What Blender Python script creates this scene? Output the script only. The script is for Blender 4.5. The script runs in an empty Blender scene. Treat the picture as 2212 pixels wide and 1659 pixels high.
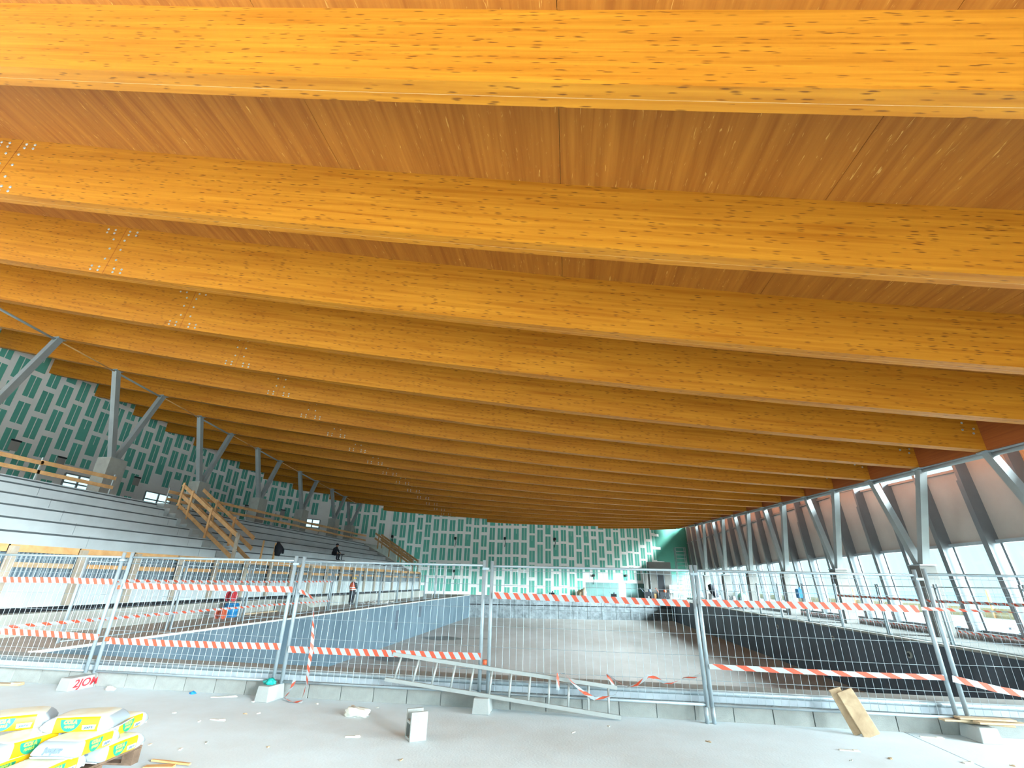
import bpy, bmesh, math, random
from mathutils import Vector, Matrix
random.seed(7)
S = bpy.context.scene
COL = S.collection
R = math.radians

# ------------------------------------------------------------------ camera
cam_d = bpy.data.cameras.new('camera')
cam = bpy.data.objects.new('camera', cam_d)
COL.objects.link(cam)
S.camera = cam
cam_d.sensor_fit = 'HORIZONTAL'; cam_d.sensor_width = 36.0
cam_d.lens = 997.8 / 2212 * 36.0
cam_d.clip_start = 0.05; cam_d.clip_end = 20000
_p, _r, _y = 0.40257, 0.025135, -0.121705
fwd = Vector((math.sin(_y)*math.cos(_p), math.cos(_y)*math.cos(_p), math.sin(_p)))
r0 = Vector((math.cos(_y), -math.sin(_y), 0)); u0 = r0.cross(fwd)
rr = math.cos(_r)*r0 + math.sin(_r)*u0
uu = -math.sin(_r)*r0 + math.cos(_r)*u0
M = Matrix((rr, uu, -fwd)).transposed().to_4x4()
M.translation = Vector((0, 0, 2.0))
cam.matrix_world = M

# ------------------------------------------------------------------ world (hazy bright seaside sky)
w = bpy.data.worlds.new('world'); S.world = w; w.use_nodes = True
nt = w.node_tree; nt.nodes.clear()
out = nt.nodes.new('ShaderNodeOutputWorld'); bg = nt.nodes.new('ShaderNodeBackground')
tc = nt.nodes.new('ShaderNodeTexCoord'); sep = nt.nodes.new('ShaderNodeSeparateXYZ')
ramp = nt.nodes.new('ShaderNodeValToRGB')
ramp.color_ramp.elements[0].position = 0.0; ramp.color_ramp.elements[0].color = (0.58, 0.93, 1.0, 1)
ramp.color_ramp.elements[1].position = 0.9; ramp.color_ramp.elements[1].color = (0.50, 0.82, 1.0, 1)
nt.links.new(tc.outputs['Generated'], sep.inputs[0]); nt.links.new(sep.outputs['Z'], ramp.inputs[0])
nt.links.new(ramp.outputs[0], bg.inputs[0]); nt.links.new(bg.outputs[0], out.inputs[0])
bg.inputs[1].default_value = 1.34
S.view_settings.view_transform = 'Standard'; S.view_settings.look = 'None'
S.view_settings.gamma = 1.0; S.view_settings.use_curve_mapping = False
S.view_settings.exposure = 0.3
sun_d = bpy.data.lights.new('sun', 'SUN'); sun_d.energy = 74.0; sun_d.angle = R(44); sun_d.color = (0.82, 0.96, 1.0)
sun = bpy.data.objects.new('sun', sun_d); COL.objects.link(sun)
_el, _az = R(15), R(67)                  # low hazy sun on the sea side, abreast of the viewer
sun.rotation_euler = Vector((math.cos(_el)*math.sin(_az), -math.cos(_el)*math.cos(_az), math.sin(_el))).to_track_quat('Z', 'Y').to_euler()

# ------------------------------------------------------------------ helpers
def lin(c): c /= 255.0; return c/12.92 if c <= 0.04045 else ((c+0.055)/1.055)**2.4
def rgb(r, g, b): return (lin(r), lin(g), lin(b), 1)

def newmat(name):
    m = bpy.data.materials.new(name); m.use_nodes = True
    b = m.node_tree.nodes['Principled BSDF']
    return m, m.node_tree, b

def pmat(name, col, rough=0.7, metal=0.0, var=0.0, scale=3.0, stretch=(1, 1, 1), bump=0.0, bscale=40.0, col2=None, spec=0.4):
    m, t, b = newmat(name)
    b.inputs['Roughness'].default_value = rough; b.inputs['Metallic'].default_value = metal
    b.inputs['Specular IOR Level'].default_value = spec
    b.inputs['Base Color'].default_value = col
    N, L = t.nodes.new, t.links.new
    if var > 0 or bump > 0:
        tcn = N('ShaderNodeTexCoord'); mp = N('ShaderNodeMapping'); mp.inputs['Scale'].default_value = stretch
        L(tcn.outputs['Object'], mp.inputs[0])
    if var > 0:
        nz = N('ShaderNodeTexNoise'); nz.inputs['Scale'].default_value = scale; nz.inputs['Detail'].default_value = 5
        nz.inputs['Roughness'].default_value = 0.62
        L(mp.outputs[0], nz.inputs['Vector'])
        rp = N('ShaderNodeValToRGB'); rp.color_ramp.elements[0].position = 0.32; rp.color_ramp.elements[1].position = 0.68
        c2 = col2 if col2 else tuple(max(0, v*(1-var)) for v in col[:3])+(1,)
        rp.color_ramp.elements[0].color = c2
        rp.color_ramp.elements[1].color = tuple(min(1, v*(1+var*0.25)) for v in col[:3])+(1,)
        L(nz.outputs['Fac'], rp.inputs[0]); L(rp.outputs[0], b.inputs['Base Color'])
    if bump > 0:
        n2 = N('ShaderNodeTexNoise'); n2.inputs['Scale'].default_value = bscale; n2.inputs['Detail'].default_value = 4
        L(mp.outputs[0], n2.inputs['Vector'])
        bp = N('ShaderNodeBump'); bp.inputs['Strength'].default_value = bump; bp.inputs['Distance'].default_value = 0.02
        L(n2.outputs['Fac'], bp.inputs['Height']); L(bp.outputs[0], b.inputs['Normal'])
    return m

def wood_mat(name, c_lo, c_hi, grain=(0.35, 6, 22), knots=True, knot_scale=(1.1, 5, 9), lam=0.0, knotcol=(0.10, 0.028, 0.006, 1), rough=0.5, fleck=False, coord='Object'):
    m, t, b = newmat(name); N, L = t.nodes.new, t.links.new
    b.inputs['Roughness'].default_value = rough; b.inputs['Specular IOR Level'].default_value = 0.25
    tcn = N('ShaderNodeTexCoord'); mp = N('ShaderNodeMapping'); mp.inputs['Scale'].default_value = grain
    L(tcn.outputs[coord], mp.inputs[0])
    nz = N('ShaderNodeTexNoise'); nz.inputs['Scale'].default_value = 1.0; nz.inputs['Detail'].default_value = 6; nz.inputs['Roughness'].default_value = 0.6
    nz.inputs['Distortion'].default_value = 0.4
    L(mp.outputs[0], nz.inputs['Vector'])
    rp = N('ShaderNodeValToRGB'); rp.color_ramp.elements[0].position = 0.3; rp.color_ramp.elements[1].position = 0.7
    rp.color_ramp.elements[0].color = c_lo; rp.color_ramp.elements[1].color = c_hi
    L(nz.outputs['Fac'], rp.inputs[0]); cur = rp.outputs[0]
    if knots:
        mk = N('ShaderNodeMapping'); mk.inputs['Scale'].default_value = knot_scale; L(tcn.outputs[coord], mk.inputs[0])
        nd = N('ShaderNodeTexNoise'); nd.inputs['Scale'].default_value = 2.2; nd.inputs['Detail'].default_value = 3
        L(mk.outputs[0], nd.inputs['Vector'])
        ad = N('ShaderNodeVectorMath'); ad.operation = 'MULTIPLY_ADD'; ad.inputs[1].default_value = (0.35, 0.35, 0.35)
        L(nd.outputs['Color'], ad.inputs[0]); L(mk.outputs[0], ad.inputs[2])
        vo = N('ShaderNodeTexVoronoi'); vo.inputs['Scale'].default_value = 1.0; L(ad.outputs[0], vo.inputs['Vector'])
        # keep only some cells, small dark core
        rk = N('ShaderNodeValToRGB'); rk.color_ramp.elements[0].position = 0.14; rk.color_ramp.elements[0].color = (1, 1, 1, 1)
        rk.color_ramp.elements[1].position = 0.32; rk.color_ramp.elements[1].color = (0, 0, 0, 1)
        L(vo.outputs['Distance'], rk.inputs[0])
        sc = N('ShaderNodeSeparateColor'); L(vo.outputs['Color'], sc.inputs[0])
        gt = N('ShaderNodeMath'); gt.operation = 'GREATER_THAN'; gt.inputs[1].default_value = 0.42; L(sc.outputs[0], gt.inputs[0])
        mu = N('ShaderNodeMath'); mu.operation = 'MULTIPLY'; L(rk.outputs[0], mu.inputs[0]); L(gt.outputs[0], mu.inputs[1])
        m2 = N('ShaderNodeMath'); m2.operation = 'MULTIPLY'; m2.inputs[1].default_value = 0.8; L(mu.outputs[0], m2.inputs[0])
        mx = N('ShaderNodeMix'); mx.data_type = 'RGBA'; L(m2.outputs[0], mx.inputs[0]); L(cur, mx.inputs[6]); mx.inputs[7].default_value = knotcol
        cur = mx.outputs[2]
    if fleck:
        mk = N('ShaderNodeMapping'); mk.inputs['Scale'].default_value = (9, 0.9, 9); L(tcn.outputs[coord], mk.inputs[0])
        n4 = N('ShaderNodeTexNoise'); n4.inputs['Scale'].default_value = 3.0; n4.inputs['Detail'].default_value = 4; n4.inputs['Distortion'].default_value = 1.2
        L(mk.outputs[0], n4.inputs['Vector'])
        r4 = N('ShaderNodeValToRGB'); r4.color_ramp.elements[0].position = 0.66; r4.color_ramp.elements[0].color = (0, 0, 0, 1)
        r4.color_ramp.elements[1].position = 0.72; r4.color_ramp.elements[1].color = (0.5, 0.5, 0.5, 1)
        L(n4.outputs['Fac'], r4.inputs[0])
        mx = N('ShaderNodeMix'); mx.data_type = 'RGBA'; L(r4.outputs[0], mx.inputs[0]); L(cur, mx.inputs[6]); mx.inputs[7].default_value = (0.80, 0.46, 0.12, 1)
        cur = mx.outputs[2]
    L(cur, b.inputs['Base Color'])
    return m

class MB:
    """collects shapes in world coordinates, builds ONE mesh object"""
    def __init__(s): s.v = []; s.f = []; s.mi = []; s.sm = []; s.uv = {}
    def add(s, vs, fs, mi=0, smooth=False):
        o = len(s.v); s.v += [tuple(x) for x in vs]
        for f in fs: s.f.append(tuple(o+i for i in f)); s.mi.append(mi); s.sm.append(smooth)
        return s
    def box(s, x0, x1, y0, y1, z0, z1, mi=0):
        v = [(x0,y0,z0),(x1,y0,z0),(x1,y1,z0),(x0,y1,z0),(x0,y0,z1),(x1,y0,z1),(x1,y1,z1),(x0,y1,z1)]
        return s.add(v, [(0,3,2,1),(4,5,6,7),(0,1,5,4),(1,2,6,5),(2,3,7,6),(3,0,4,7)], mi)
    def obox(s, c, size, rot=None, mi=0):
        hx, hy, hz = size[0]/2, size[1]/2, size[2]/2
        vs = [Vector(p) for p in [(-hx,-hy,-hz),(hx,-hy,-hz),(hx,hy,-hz),(-hx,hy,-hz),(-hx,-hy,hz),(hx,-hy,hz),(hx,hy,hz),(-hx,hy,hz)]]
        if rot is not None: vs = [rot @ p for p in vs]
        c = Vector(c)
        return s.add([p+c for p in vs], [(0,3,2,1),(4,5,6,7),(0,1,5,4),(1,2,6,5),(2,3,7,6),(3,0,4,7)], mi)
    def bar(s, a, b, wx, wy, up=(0,0,1), mi=0):
        a, b = Vector(a), Vector(b); d = (b-a).normalized(); u = Vector(up)
        if abs(d.dot(u)) > 0.98: u = Vector((1,0,0))
        x = d.cross(u).normalized(); y = x.cross(d).normalized()
        o = [(-1,-1),(1,-1),(1,1),(-1,1)]
        v = [a+x*p*wx/2+y*q*wy/2 for p,q in o]+[b+x*p*wx/2+y*q*wy/2 for p,q in o]
        return s.add(v, [(0,1,2,3),(7,6,5,4),(0,4,5,1),(1,5,6,2),(2,6,7,3),(3,7,4,0)], mi)
    def tube(s, pts, r, n=8, mi=0, cap=True, smooth=True):
        pts = [Vector(p) for p in pts]; rs = r if isinstance(r, (list, tuple)) else [r]*len(pts)
        vs = []
        px = None
        for i, p in enumerate(pts):
            d = (pts[min(i+1, len(pts)-1)]-pts[max(i-1, 0)]).normalized()
            if px is None:
                up = Vector((0,0,1)) if abs(d.z) < 0.9 else Vector((1,0,0))
                px = d.cross(up).normalized()
            x = (px - d*px.dot(d)).normalized(); px = x; y = d.cross(x)
            vs += [p+x*math.cos(2*math.pi*k/n)*rs[i]+y*math.sin(2*math.pi*k/n)*rs[i] for k in range(n)]
        fs = []
        for i in range(len(pts)-1):
            for k in range(n):
                k2 = (k+1) % n
                fs.append((i*n+k, i*n+k2, (i+1)*n+k2, (i+1)*n+k))
        s.add(vs, fs, mi, smooth)
        if cap:
            o = len(s.v)-len(vs)
            s.f.append(tuple(o+k for k in reversed(range(n)))); s.mi.append(mi); s.sm.append(False)
            s.f.append(tuple(o+(len(pts)-1)*n+k for k in range(n))); s.mi.append(mi); s.sm.append(False)
        return s
    def lathe(s, c, prof, n=16, mi=0, smooth=True):
        vs = [(c[0]+r*math.cos(2*math.pi*k/n), c[1]+r*math.sin(2*math.pi*k/n), c[2]+z) for r, z in prof for k in range(n)]
        fs = [(i*n+k, i*n+(k+1) % n, (i+1)*n+(k+1) % n, (i+1)*n+k) for i in range(len(prof)-1) for k in range(n)]
        s.add(vs, fs, mi, smooth); o = len(s.v)-len(vs)
        s.f.append(tuple(o+k for k in reversed(range(n)))); s.mi.append(mi); s.sm.append(False)
        s.f.append(tuple(o+(len(prof)-1)*n+k for k in range(n))); s.mi.append(mi); s.sm.append(False)
        return s
    def poly(s, pts, depth, mi=0):
        """planar polygon extruded by vector depth"""
        n = len(pts); d = Vector(depth); vs = [Vector(p) for p in pts]
        vs = vs+[p+d for p in vs]
        fs = [tuple(range(n)), tuple(range(2*n-1, n-1, -1))]+[(i, i+n, (i+1) % n+n, (i+1) % n) for i in range(n)]
        return s.add(vs, fs, mi)
    def mesh(s, name, mats, origin=(0,0,0)):
        me = bpy.data.meshes.new(name); o = Vector(origin)
        me.from_pydata([tuple(Vector(v)-o) for v in s.v], [], s.f)
        for m in (mats if isinstance(mats, (list, tuple)) else [mats]): me.materials.append(m)
        me.polygons.foreach_set('material_index', s.mi); me.polygons.foreach_set('use_smooth', s.sm)
        bm = bmesh.new(); bm.from_mesh(me); bmesh.ops.recalc_face_normals(bm, faces=bm.faces); bm.to_mesh(me); bm.free()
        me.update(); return me
    def base(s):
        xs = [v[0] for v in s.v]; ys = [v[1] for v in s.v]; zs = [v[2] for v in s.v]
        return ((min(xs)+max(xs))/2, (min(ys)+max(ys))/2, min(zs))
    def build(s, name, mats, parent=None, bevel=0.0):
        if parent is not None: org = wloc(parent)
        else: org = s.base()
        ob = bpy.data.objects.new(name, s.mesh(name, mats, org)); COL.objects.link(ob)
        if parent is not None: ob.parent = parent
        else: ob.location = org
        if bevel > 0:
            md = ob.modifiers.new('bevel', 'BEVEL'); md.width = bevel; md.segments = 2; md.limit_method = 'ANGLE'
        return ob

def wloc(o):
    v = Vector((0,0,0))
    while o is not None: v += Vector(o.location); o = o.parent
    return v
def tag(o, label=None, cat=None, group=None, kind=None):
    if label: o['label'] = label
    if cat: o['category'] = cat
    if group: o['group'] = group
    if kind: o['kind'] = kind
    return o
def thing(name, loc, label=None, cat=None, group=None, kind=None, rz=0):
    o = bpy.data.objects.new(name, None); COL.objects.link(o); o.location = loc; o.rotation_euler = (0, 0, rz)
    o.empty_display_size = 0.2
    return tag(o, label, cat, group, kind)
def inst(name, me, parent, loc, rot=(0,0,0), scale=(1,1,1)):
    o = bpy.data.objects.new(name, me); COL.objects.link(o); o.parent = parent
    o.location = loc; o.rotation_euler = rot; o.scale = scale
    return o
def copy_tree(o, parent=None):
    c = o.copy(); COL.objects.link(c); c.parent = parent
    for ch in list(o.children): copy_tree(ch, c)
    return c

# ------------------------------------------------------------------ materials
m_beam = wood_mat('glulam_wood', (0.35, 0.108, 0.005, 1), (0.53, 0.208, 0.015, 1), grain=(0.3, 9, 9), knot_scale=(3.4, 23, 23), coord='UV')
m_roof = wood_mat('roof_panel_wood', (0.26, 0.078, 0.008, 1), (0.40, 0.142, 0.016, 1), grain=(7, 0.25, 7), knots=False, fleck=True, rough=0.6)
m_edge = wood_mat('edge_timber', (0.24, 0.055, 0.014, 1), (0.33, 0.09, 0.02, 1), grain=(6, 0.3, 16), knots=False)
m_plank = wood_mat('pine_plank', (0.50, 0.26, 0.10, 1), (0.66, 0.39, 0.18, 1), grain=(4, 4, 4), knots=False)
m_plank_d = wood_mat('weathered_board', (0.36, 0.25, 0.15, 1), (0.55, 0.42, 0.27, 1), grain=(5, 5, 5), knots=False)
m_grey_wood = wood_mat('grey_timber', (0.30, 0.25, 0.19, 1), (0.48, 0.42, 0.34, 1), grain=(5, 5, 2), knots=False)
m_pallet = wood_mat('pallet_wood', (0.07, 0.045, 0.03, 1), (0.20, 0.13, 0.09, 1), grain=(5, 5, 8), knots=False)
m_floor = pmat('site_concrete', rgb(206, 222, 230), 0.85, var=0.1, scale=0.55, bump=0.15, bscale=30, col2=rgb(194, 204, 208))
m_deck = pmat('deck_concrete', rgb(196, 190, 182), 0.85, var=0.2, scale=1.1, bump=0.15)
m_poolfloor = pmat('pool_screed', rgb(196, 194, 192), 0.8, var=0.16, scale=0.25, stretch=(1, 0.5, 1), col2=rgb(176, 170, 164))
m_conc = pmat('precast_concrete', rgb(188, 196, 198), 0.85, var=0.14, scale=0.8, bump=0.05)
m_conc2 = pmat('cast_concrete', rgb(168, 168, 160), 0.85, var=0.22, scale=1.3, bump=0.1)
m_pier = pmat('pier_concrete', rgb(104, 102, 98), 0.85, var=0.2, scale=1.3, bump=0.1)
m_shadow_line = pmat('shadow_line_grey', rgb(84, 90, 92), 0.9, var=0.1, scale=4)  # dark grey for the painted shadow lines between grandstand rows
m_signwhite = pmat('sign_white', rgb(140, 146, 150), 0.7, var=0.05, scale=3)
m_block = pmat('block_concrete', rgb(156, 158, 154), 0.9, var=0.18, scale=4, bump=0.25, bscale=60)
m_mortar = pmat('cement_render', rgb(160, 166, 168), 0.9, var=0.35, scale=3)
m_white_conc = pmat('white_cement', rgb(160, 164, 162), 0.85, var=0.08, scale=5, bump=0.1)
m_membrane = pmat('blue_waterproofing', rgb(98, 114, 124), 0.55, var=0.25, scale=0.9, stretch=(1, 1, 0.35), col2=rgb(72, 92, 104))
m_bluegrey = pmat('blue_grey_render', rgb(168, 178, 186), 0.8, var=0.25, scale=2.5)
m_dark_mem = pmat('dark_waterproofing', rgb(84, 94, 106), 0.5, var=0.35, scale=0.5, stretch=(1, 1, 0.2), col2=rgb(58, 66, 76))  # darker tone than the lining of the opposite pool side
m_sheet = pmat('grey_sheet', rgb(136, 144, 148), 0.35, var=0.5, scale=1.0, stretch=(2.2, 1, 2.2), bump=0.8, bscale=2.5)
m_black = pmat('black_plastic', rgb(28, 30, 34), 0.5)
m_galv = pmat('galvanised_steel', rgb(156, 168, 174), 0.45, metal=0.3, var=0.12, scale=6)
m_steel = pmat('painted_steel', rgb(146, 152, 152), 0.5, metal=0.15, var=0.1, scale=2)
m_alu = pmat('aluminium', rgb(168, 172, 170), 0.5, metal=0.3, var=0.06, scale=8)
m_bolt = pmat('bolt_steel', rgb(190, 196, 198), 0.35, metal=0.6, var=0.05, scale=5)
m_tapecomp = pmat('joint_compound', rgb(238, 234, 230), 0.9, var=0.06, scale=0.9)
m_green = pmat('green_plasterboard', rgb(98, 174, 156), 0.85, var=0.10, scale=0.5)
m_teal = pmat('teal_board', rgb(66, 128, 112), 0.8, var=0.15, scale=0.5)
m_pale = pmat('pale_membrane', rgb(98, 134, 130), 0.7, var=0.2, scale=1.0)
m_beige = pmat('beige_board', rgb(158, 154, 148), 0.85, var=0.10, scale=0.7)
m_pink = pmat('pinkish_board', rgb(156, 146, 140), 0.85, var=0.12, scale=0.8)
m_frame = pmat('window_steel', rgb(104, 109, 112), 0.45, metal=0.2, var=0.08, scale=2)
m_osb = pmat('osb_board', rgb(196, 154, 108), 0.85, var=0.3, scale=9)
m_red = pmat('red_paint', rgb(196, 44, 52), 0.6, var=0.2, scale=6)
m_blue = pmat('blue_plastic', rgb(30, 130, 190), 0.45, var=0.1, scale=6)
m_tealrag = pmat('teal_plastic', rgb(20, 160, 150), 0.5, var=0.3, scale=20)
m_white = pmat('white_paint', rgb(196, 200, 202), 0.6, var=0.06, scale=6)
m_paper = pmat('paper', rgb(206, 204, 194), 0.8, var=0.12, scale=14)
m_dark = pmat('dark_cloth', rgb(34, 36, 44), 0.85, var=0.3, scale=9)
m_skin = pmat('skin', rgb(176, 124, 96), 0.6, var=0.08, scale=9)
m_vest = pmat('hi_vis_orange', rgb(240, 96, 44), 0.6, var=0.08, scale=9)
m_band = pmat('reflective_band', rgb(236, 226, 216), 0.4, var=0.03, scale=9)
m_helmet = pmat('helmet_yellow', rgb(226, 186, 70), 0.4, var=0.05, scale=9)
m_blue_cloth = pmat('blue_cloth', rgb(70, 96, 140), 0.8, var=0.2, scale=9)
m_ground = pmat('terrace_concrete', rgb(226, 222, 212), 0.9, var=0.15, scale=0.4)
m_sand = pmat('sand_hoarding', rgb(150, 136, 102), 0.9, var=0.2, scale=1.5)
m_sea = pmat('sea_water', rgb(84, 116, 140), 0.6, var=0.12, scale=0.02)
m_greenplastic = pmat('green_plastic', rgb(70, 150, 120), 0.5, var=0.1, scale=5)
m_orange = pmat('orange_plastic', rgb(214, 96, 60), 0.5, var=0.1, scale=5)

def glass_mat():
    m, t, b = newmat('tinted_glazing'); t.nodes.remove(b); N, L = t.nodes.new, t.links.new
    o = [n for n in t.nodes if n.type == 'OUTPUT_MATERIAL'][0]
    tr = N('ShaderNodeBsdfTransparent'); tr.inputs[0].default_value = (0.95, 0.985, 0.99, 1)
    gl = N('ShaderNodeBsdfGlossy'); gl.inputs['Roughness'].default_value = 0.03; gl.inputs['Color'].default_value = (0.8, 0.9, 0.9, 1)
    mx = N('ShaderNodeMixShader'); mx.inputs[0].default_value = 0.04; L(tr.outputs[0], mx.inputs[1]); L(gl.outputs[0], mx.inputs[2]); L(mx.outputs[0], o.inputs[0])
    return m
m_glass = glass_mat()

def tape_mat():
    m, t, b = newmat('barrier_tape_print'); N, L = t.nodes.new, t.links.new
    b.inputs['Roughness'].default_value = 0.5
    uv = N('ShaderNodeUVMap'); uv.uv_map = 'UVMap'; sp = N('ShaderNodeSeparateXYZ'); L(uv.outputs[0], sp.inputs[0])
    a = N('ShaderNodeMath'); a.operation = 'MULTIPLY_ADD'; a.inputs[1].default_value = 0.42
    L(sp.outputs['Y'], a.inputs[0]); L(sp.outputs['X'], a.inputs[2])
    f = N('ShaderNodeMath'); f.operation = 'FRACT'; L(a.outputs[0], f.inputs[0])
    g = N('ShaderNodeMath'); g.operation = 'GREATER_THAN'; g.inputs[1].default_value = 0.54; L(f.outputs[0], g.inputs[0])
    mx = N('ShaderNodeMix'); mx.data_type = 'RGBA'; L(g.outputs[0], mx.inputs[0])
    mx.inputs[6].default_value = rgb(166, 174, 178); mx.inputs[7].default_value = rgb(190, 78, 50)
    L(mx.outputs[2], b.inputs['Base Color'])
    return m
m_tape = tape_mat()

# ------------------------------------------------------------------ hall geometry
XL, XR = -23.7, 14.0           # column lines
SP = 3.15
def Yk(k): return 16.7 + SP*k
def zL(y): return 12.05 - 0.066*(y-16.7)
def zR(y): return 6.33 + 0.0485*(y-16.7)
def zb(x, y):
    t = (x-XL)/(XR-XL)
    return zL(y) + (zR(y)-zL(y))*t - 2.08*t*(1-t)
def dep(x): return 1.56 - 0.018*x
def zc(x, y): return zb(x, y) + dep(x)
DECK = 0.43
PFZ = -1.78
# wall plan of the plasterboard wall (left, rounding the corner, then the far end)
WP = [(-32, -9), (-32, 10), (-32, 20), (-32, 30), (-32, 42), (-31.3, 45.3), (-29.7, 48.4), (-26.8, 51.5), (-20.8, 54.9), (-11, 57.3), (-2, 58.9), (6.5, 61.5), (15.9, 66.9)]
SEG = []
acc = 0.0
for a, b in zip(WP[:-1], WP[1:]):
    l = math.hypot(b[0]-a[0], b[1]-a[1]); SEG.append((acc, acc+l, a, b)); acc += l
STOT = acc
S_CORNER = SEG[8][0]
def wall_pt(s):
    for s0, s1, a, b in SEG:
        if s <= s1 or s1 == STOT:
            t = (s-s0)/(s1-s0); dx, dy = (b[0]-a[0])/(s1-s0), (b[1]-a[1])/(s1-s0)
            return a[0]+(b[0]-a[0])*t, a[1]+(b[1]-a[1])*t, dx, dy
def end_x(y):
    """x of the plasterboard wall where a beam at depth y meets it"""
    if y <= 42: return -32
    for s0, s1, a, b in SEG:
        if a[1] <= y <= b[1] and b[1] > a[1]: return a[0]+(b[0]-a[0])*(y-a[1])/(b[1]-a[1])
    return 99

# ---- near floor, two slabs with an open joint between them
fl = thing('floor', (0, 0, 0), kind='structure'); fl['label'] = 'pale dusty concrete floor in front of the pool'
MB().box(-34, 5.06, -9.2, 9.25, -0.12, 0).build('slab', m_floor, fl)
MB().box(5.085, 17, -9.2, 9.25, -0.12, 0).build('slab', m_floor, fl)
MB().box(-34, 17, -9.2, 9.25, -0.3, -0.05).build('sub_base', m_mortar, fl)
tag(MB().box(-70, 60, -60, -9.2, -0.5, -0.02).build('forecourt', m_ground), 'pale concrete forecourt outside the open end', kind='structure')

# ---- low block wall and kerb at the near end of the pool
PX0, PX1 = -10.9, 11.75
PY0 = 9.62
wf = thing('wall_front', (0, 9.25, 0), kind='structure'); wf['label'] = 'low concrete block wall carrying the pool kerb'
bx = -15.8; i = 0
blk = MB().box(-0.294, 0.294, 0, 0.2, 0, 0.245).mesh('block', m_block)
while bx < 14:
    inst('block', blk, wf, (bx, random.uniform(-0.006, 0.006), 0.0), (0, 0, random.uniform(-0.006, 0.006)), (1, 1, random.uniform(0.97, 1.02)))
    bx += 0.603; i += 1
MB().box(-16.2, 16, 9.275, 9.6, 0.0, 0.33).build('mortar_bed', m_mortar, wf)
MB().box(-16.2, 16, 9.235, 9.62, 0.26, 0.345).build('render_band', m_bluegrey, wf)
kb = MB(); kb.tube([(-16.2, 9.25, 0.385), (16, 9.25, 0.385)], 0.036, 10); kb.build('kerb_nosing', m_galv, wf)
MB().box(-16.2, 16, 9.25, 9.66, 0.345, DECK).build('kerb_slab', m_white_conc, wf)

# ---- pool basin
farL, farR = 55.4, 60.6     # far end runs slightly oblique, parallel to the end wall
def far_y(x): return farL + (farR-farL)*(x-PX0)/(PX1-PX0)
pf = MB(); pf.add([(PX0, PY0, PFZ), (PX1, PY0, PFZ), (PX1, farR, PFZ), (PX0, farL, PFZ)], [(0, 1, 2, 3)])
tag(pf.build('pool_floor', m_poolfloor), 'dusty grey-brown screed bottom of the empty swimming pool', kind='structure')
wl = thing('wall_pool_left', (PX0, 30, PFZ), kind='structure'); wl['label'] = 'pool side coated in pale blue waterproofing'
MB().add([(PX0, PY0, PFZ), (PX0, farL, PFZ), (PX0, farL, DECK-0.03), (PX0, PY0, DECK-0.03), (PX0-.3, PY0, PFZ), (PX0-.3, farL, PFZ), (PX0-.3, farL, DECK-0.03), (PX0-.3, PY0, DECK-0.03)],
         [(0, 1, 2, 3), (4, 7, 6, 5), (3, 2, 6, 7), (0, 4, 5, 1), (0, 3, 7, 4), (1, 5, 6, 2)]).build('lining', m_membrane, wl)
MB().box(PX0-0.06, PX0+0.03, PY0, farL, DECK-0.03, DECK+0.03).build('edge_strip', m_deck, wl)
for yy, zz0, zz1 in ((31.6, -1.0, 0.1), (36.6, -0.6, 0.1)):
    MB().box(PX0-0.02, PX0+0.012, yy, yy+0.55, zz0, zz1).build('recess_plate', m_dark_mem, wl)
MB().box(PX0-0.02, PX0+0.012, 10.6, 11.6, -0.55, 0.1).build('recess_plate', m_dark_mem, wl)
wr_ = thing('wall_pool_right', (PX1, 30, PFZ), kind='structure'); wr_['label'] = 'pool side coated in dark waterproofing'
MB().add([(PX1, PY0, PFZ), (PX1, farR, PFZ), (PX1, farR, DECK-0.03), (PX1, PY0, DECK-0.03), (PX1+.3, PY0, PFZ), (PX1+.3, farR, PFZ), (PX1+.3, farR, DECK-0.03), (PX1+.3, PY0, DECK-0.03)],
         [(0, 1, 2, 3), (4, 7, 6, 5), (3, 2, 6, 7), (0, 4, 5, 1), (0, 3, 7, 4), (1, 5, 6, 2)]).build('lining', m_dark_mem, wr_)
MB().box(PX1-0.05, PX1+0.05, PY0, farR, DECK-0.03, DECK+0.04).build('edge_strip', m_conc2, wr_)
for yy, zz in ((19.9, -0.05), (25.0, -0.05), (31.0, -0.05)):
    t_ = MB(); t_.tube([(PX1-0.05, yy, zz), (PX1+0.05, yy, zz)], 0.11, 14); t_.build('inlet_ring', m_conc2, wr_)
    t_ = MB(); t_.tube([(PX1-0.07, yy, zz), (PX1+0.05, yy, zz)], 0.06, 12); t_.build('inlet_hole', m_black, wr_)
wfar = thing('wall_pool_far', (0, 58.5, PFZ), kind='structure'); wfar['label'] = 'far pool end covered with crinkled grey sheeting'
def farwall(z0, z1, off, mat, nm, n=1, thick=0.12):
    for j in range(n):
        xa = PX0+(PX1-PX0)*j/n+0.02*(n > 1); xb_ = PX0+(PX1-PX0)*(j+1)/n-0.02*(n > 1)
        v = [(xa, far_y(xa)+off, z0), (xb_, far_y(xb_)+off, z0), (xb_, far_y(xb_)+off+thick, z0), (xa, far_y(xa)+off+thick, z0)]
        v += [(p[0], p[1], z1) for p in v]
        MB().add(v, [(0,3,2,1),(4,5,6,7),(0,1,5,4),(1,2,6,5),(2,3,7,6),(3,0,4,7)]).build(nm, mat, wfar)
farwall(PFZ, -0.52, -0.02, m_sheet, 'sheet_panel', 14)
farwall(-0.42, DECK, -0.05, m_sheet, 'sheet_panel', 14)
farwall(-0.52, -0.42, 0.03, m_black, 'gutter_slot')
farwall(PFZ, DECK, 0.08, m_conc2, 'backing_wall', thick=0.3)
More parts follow.
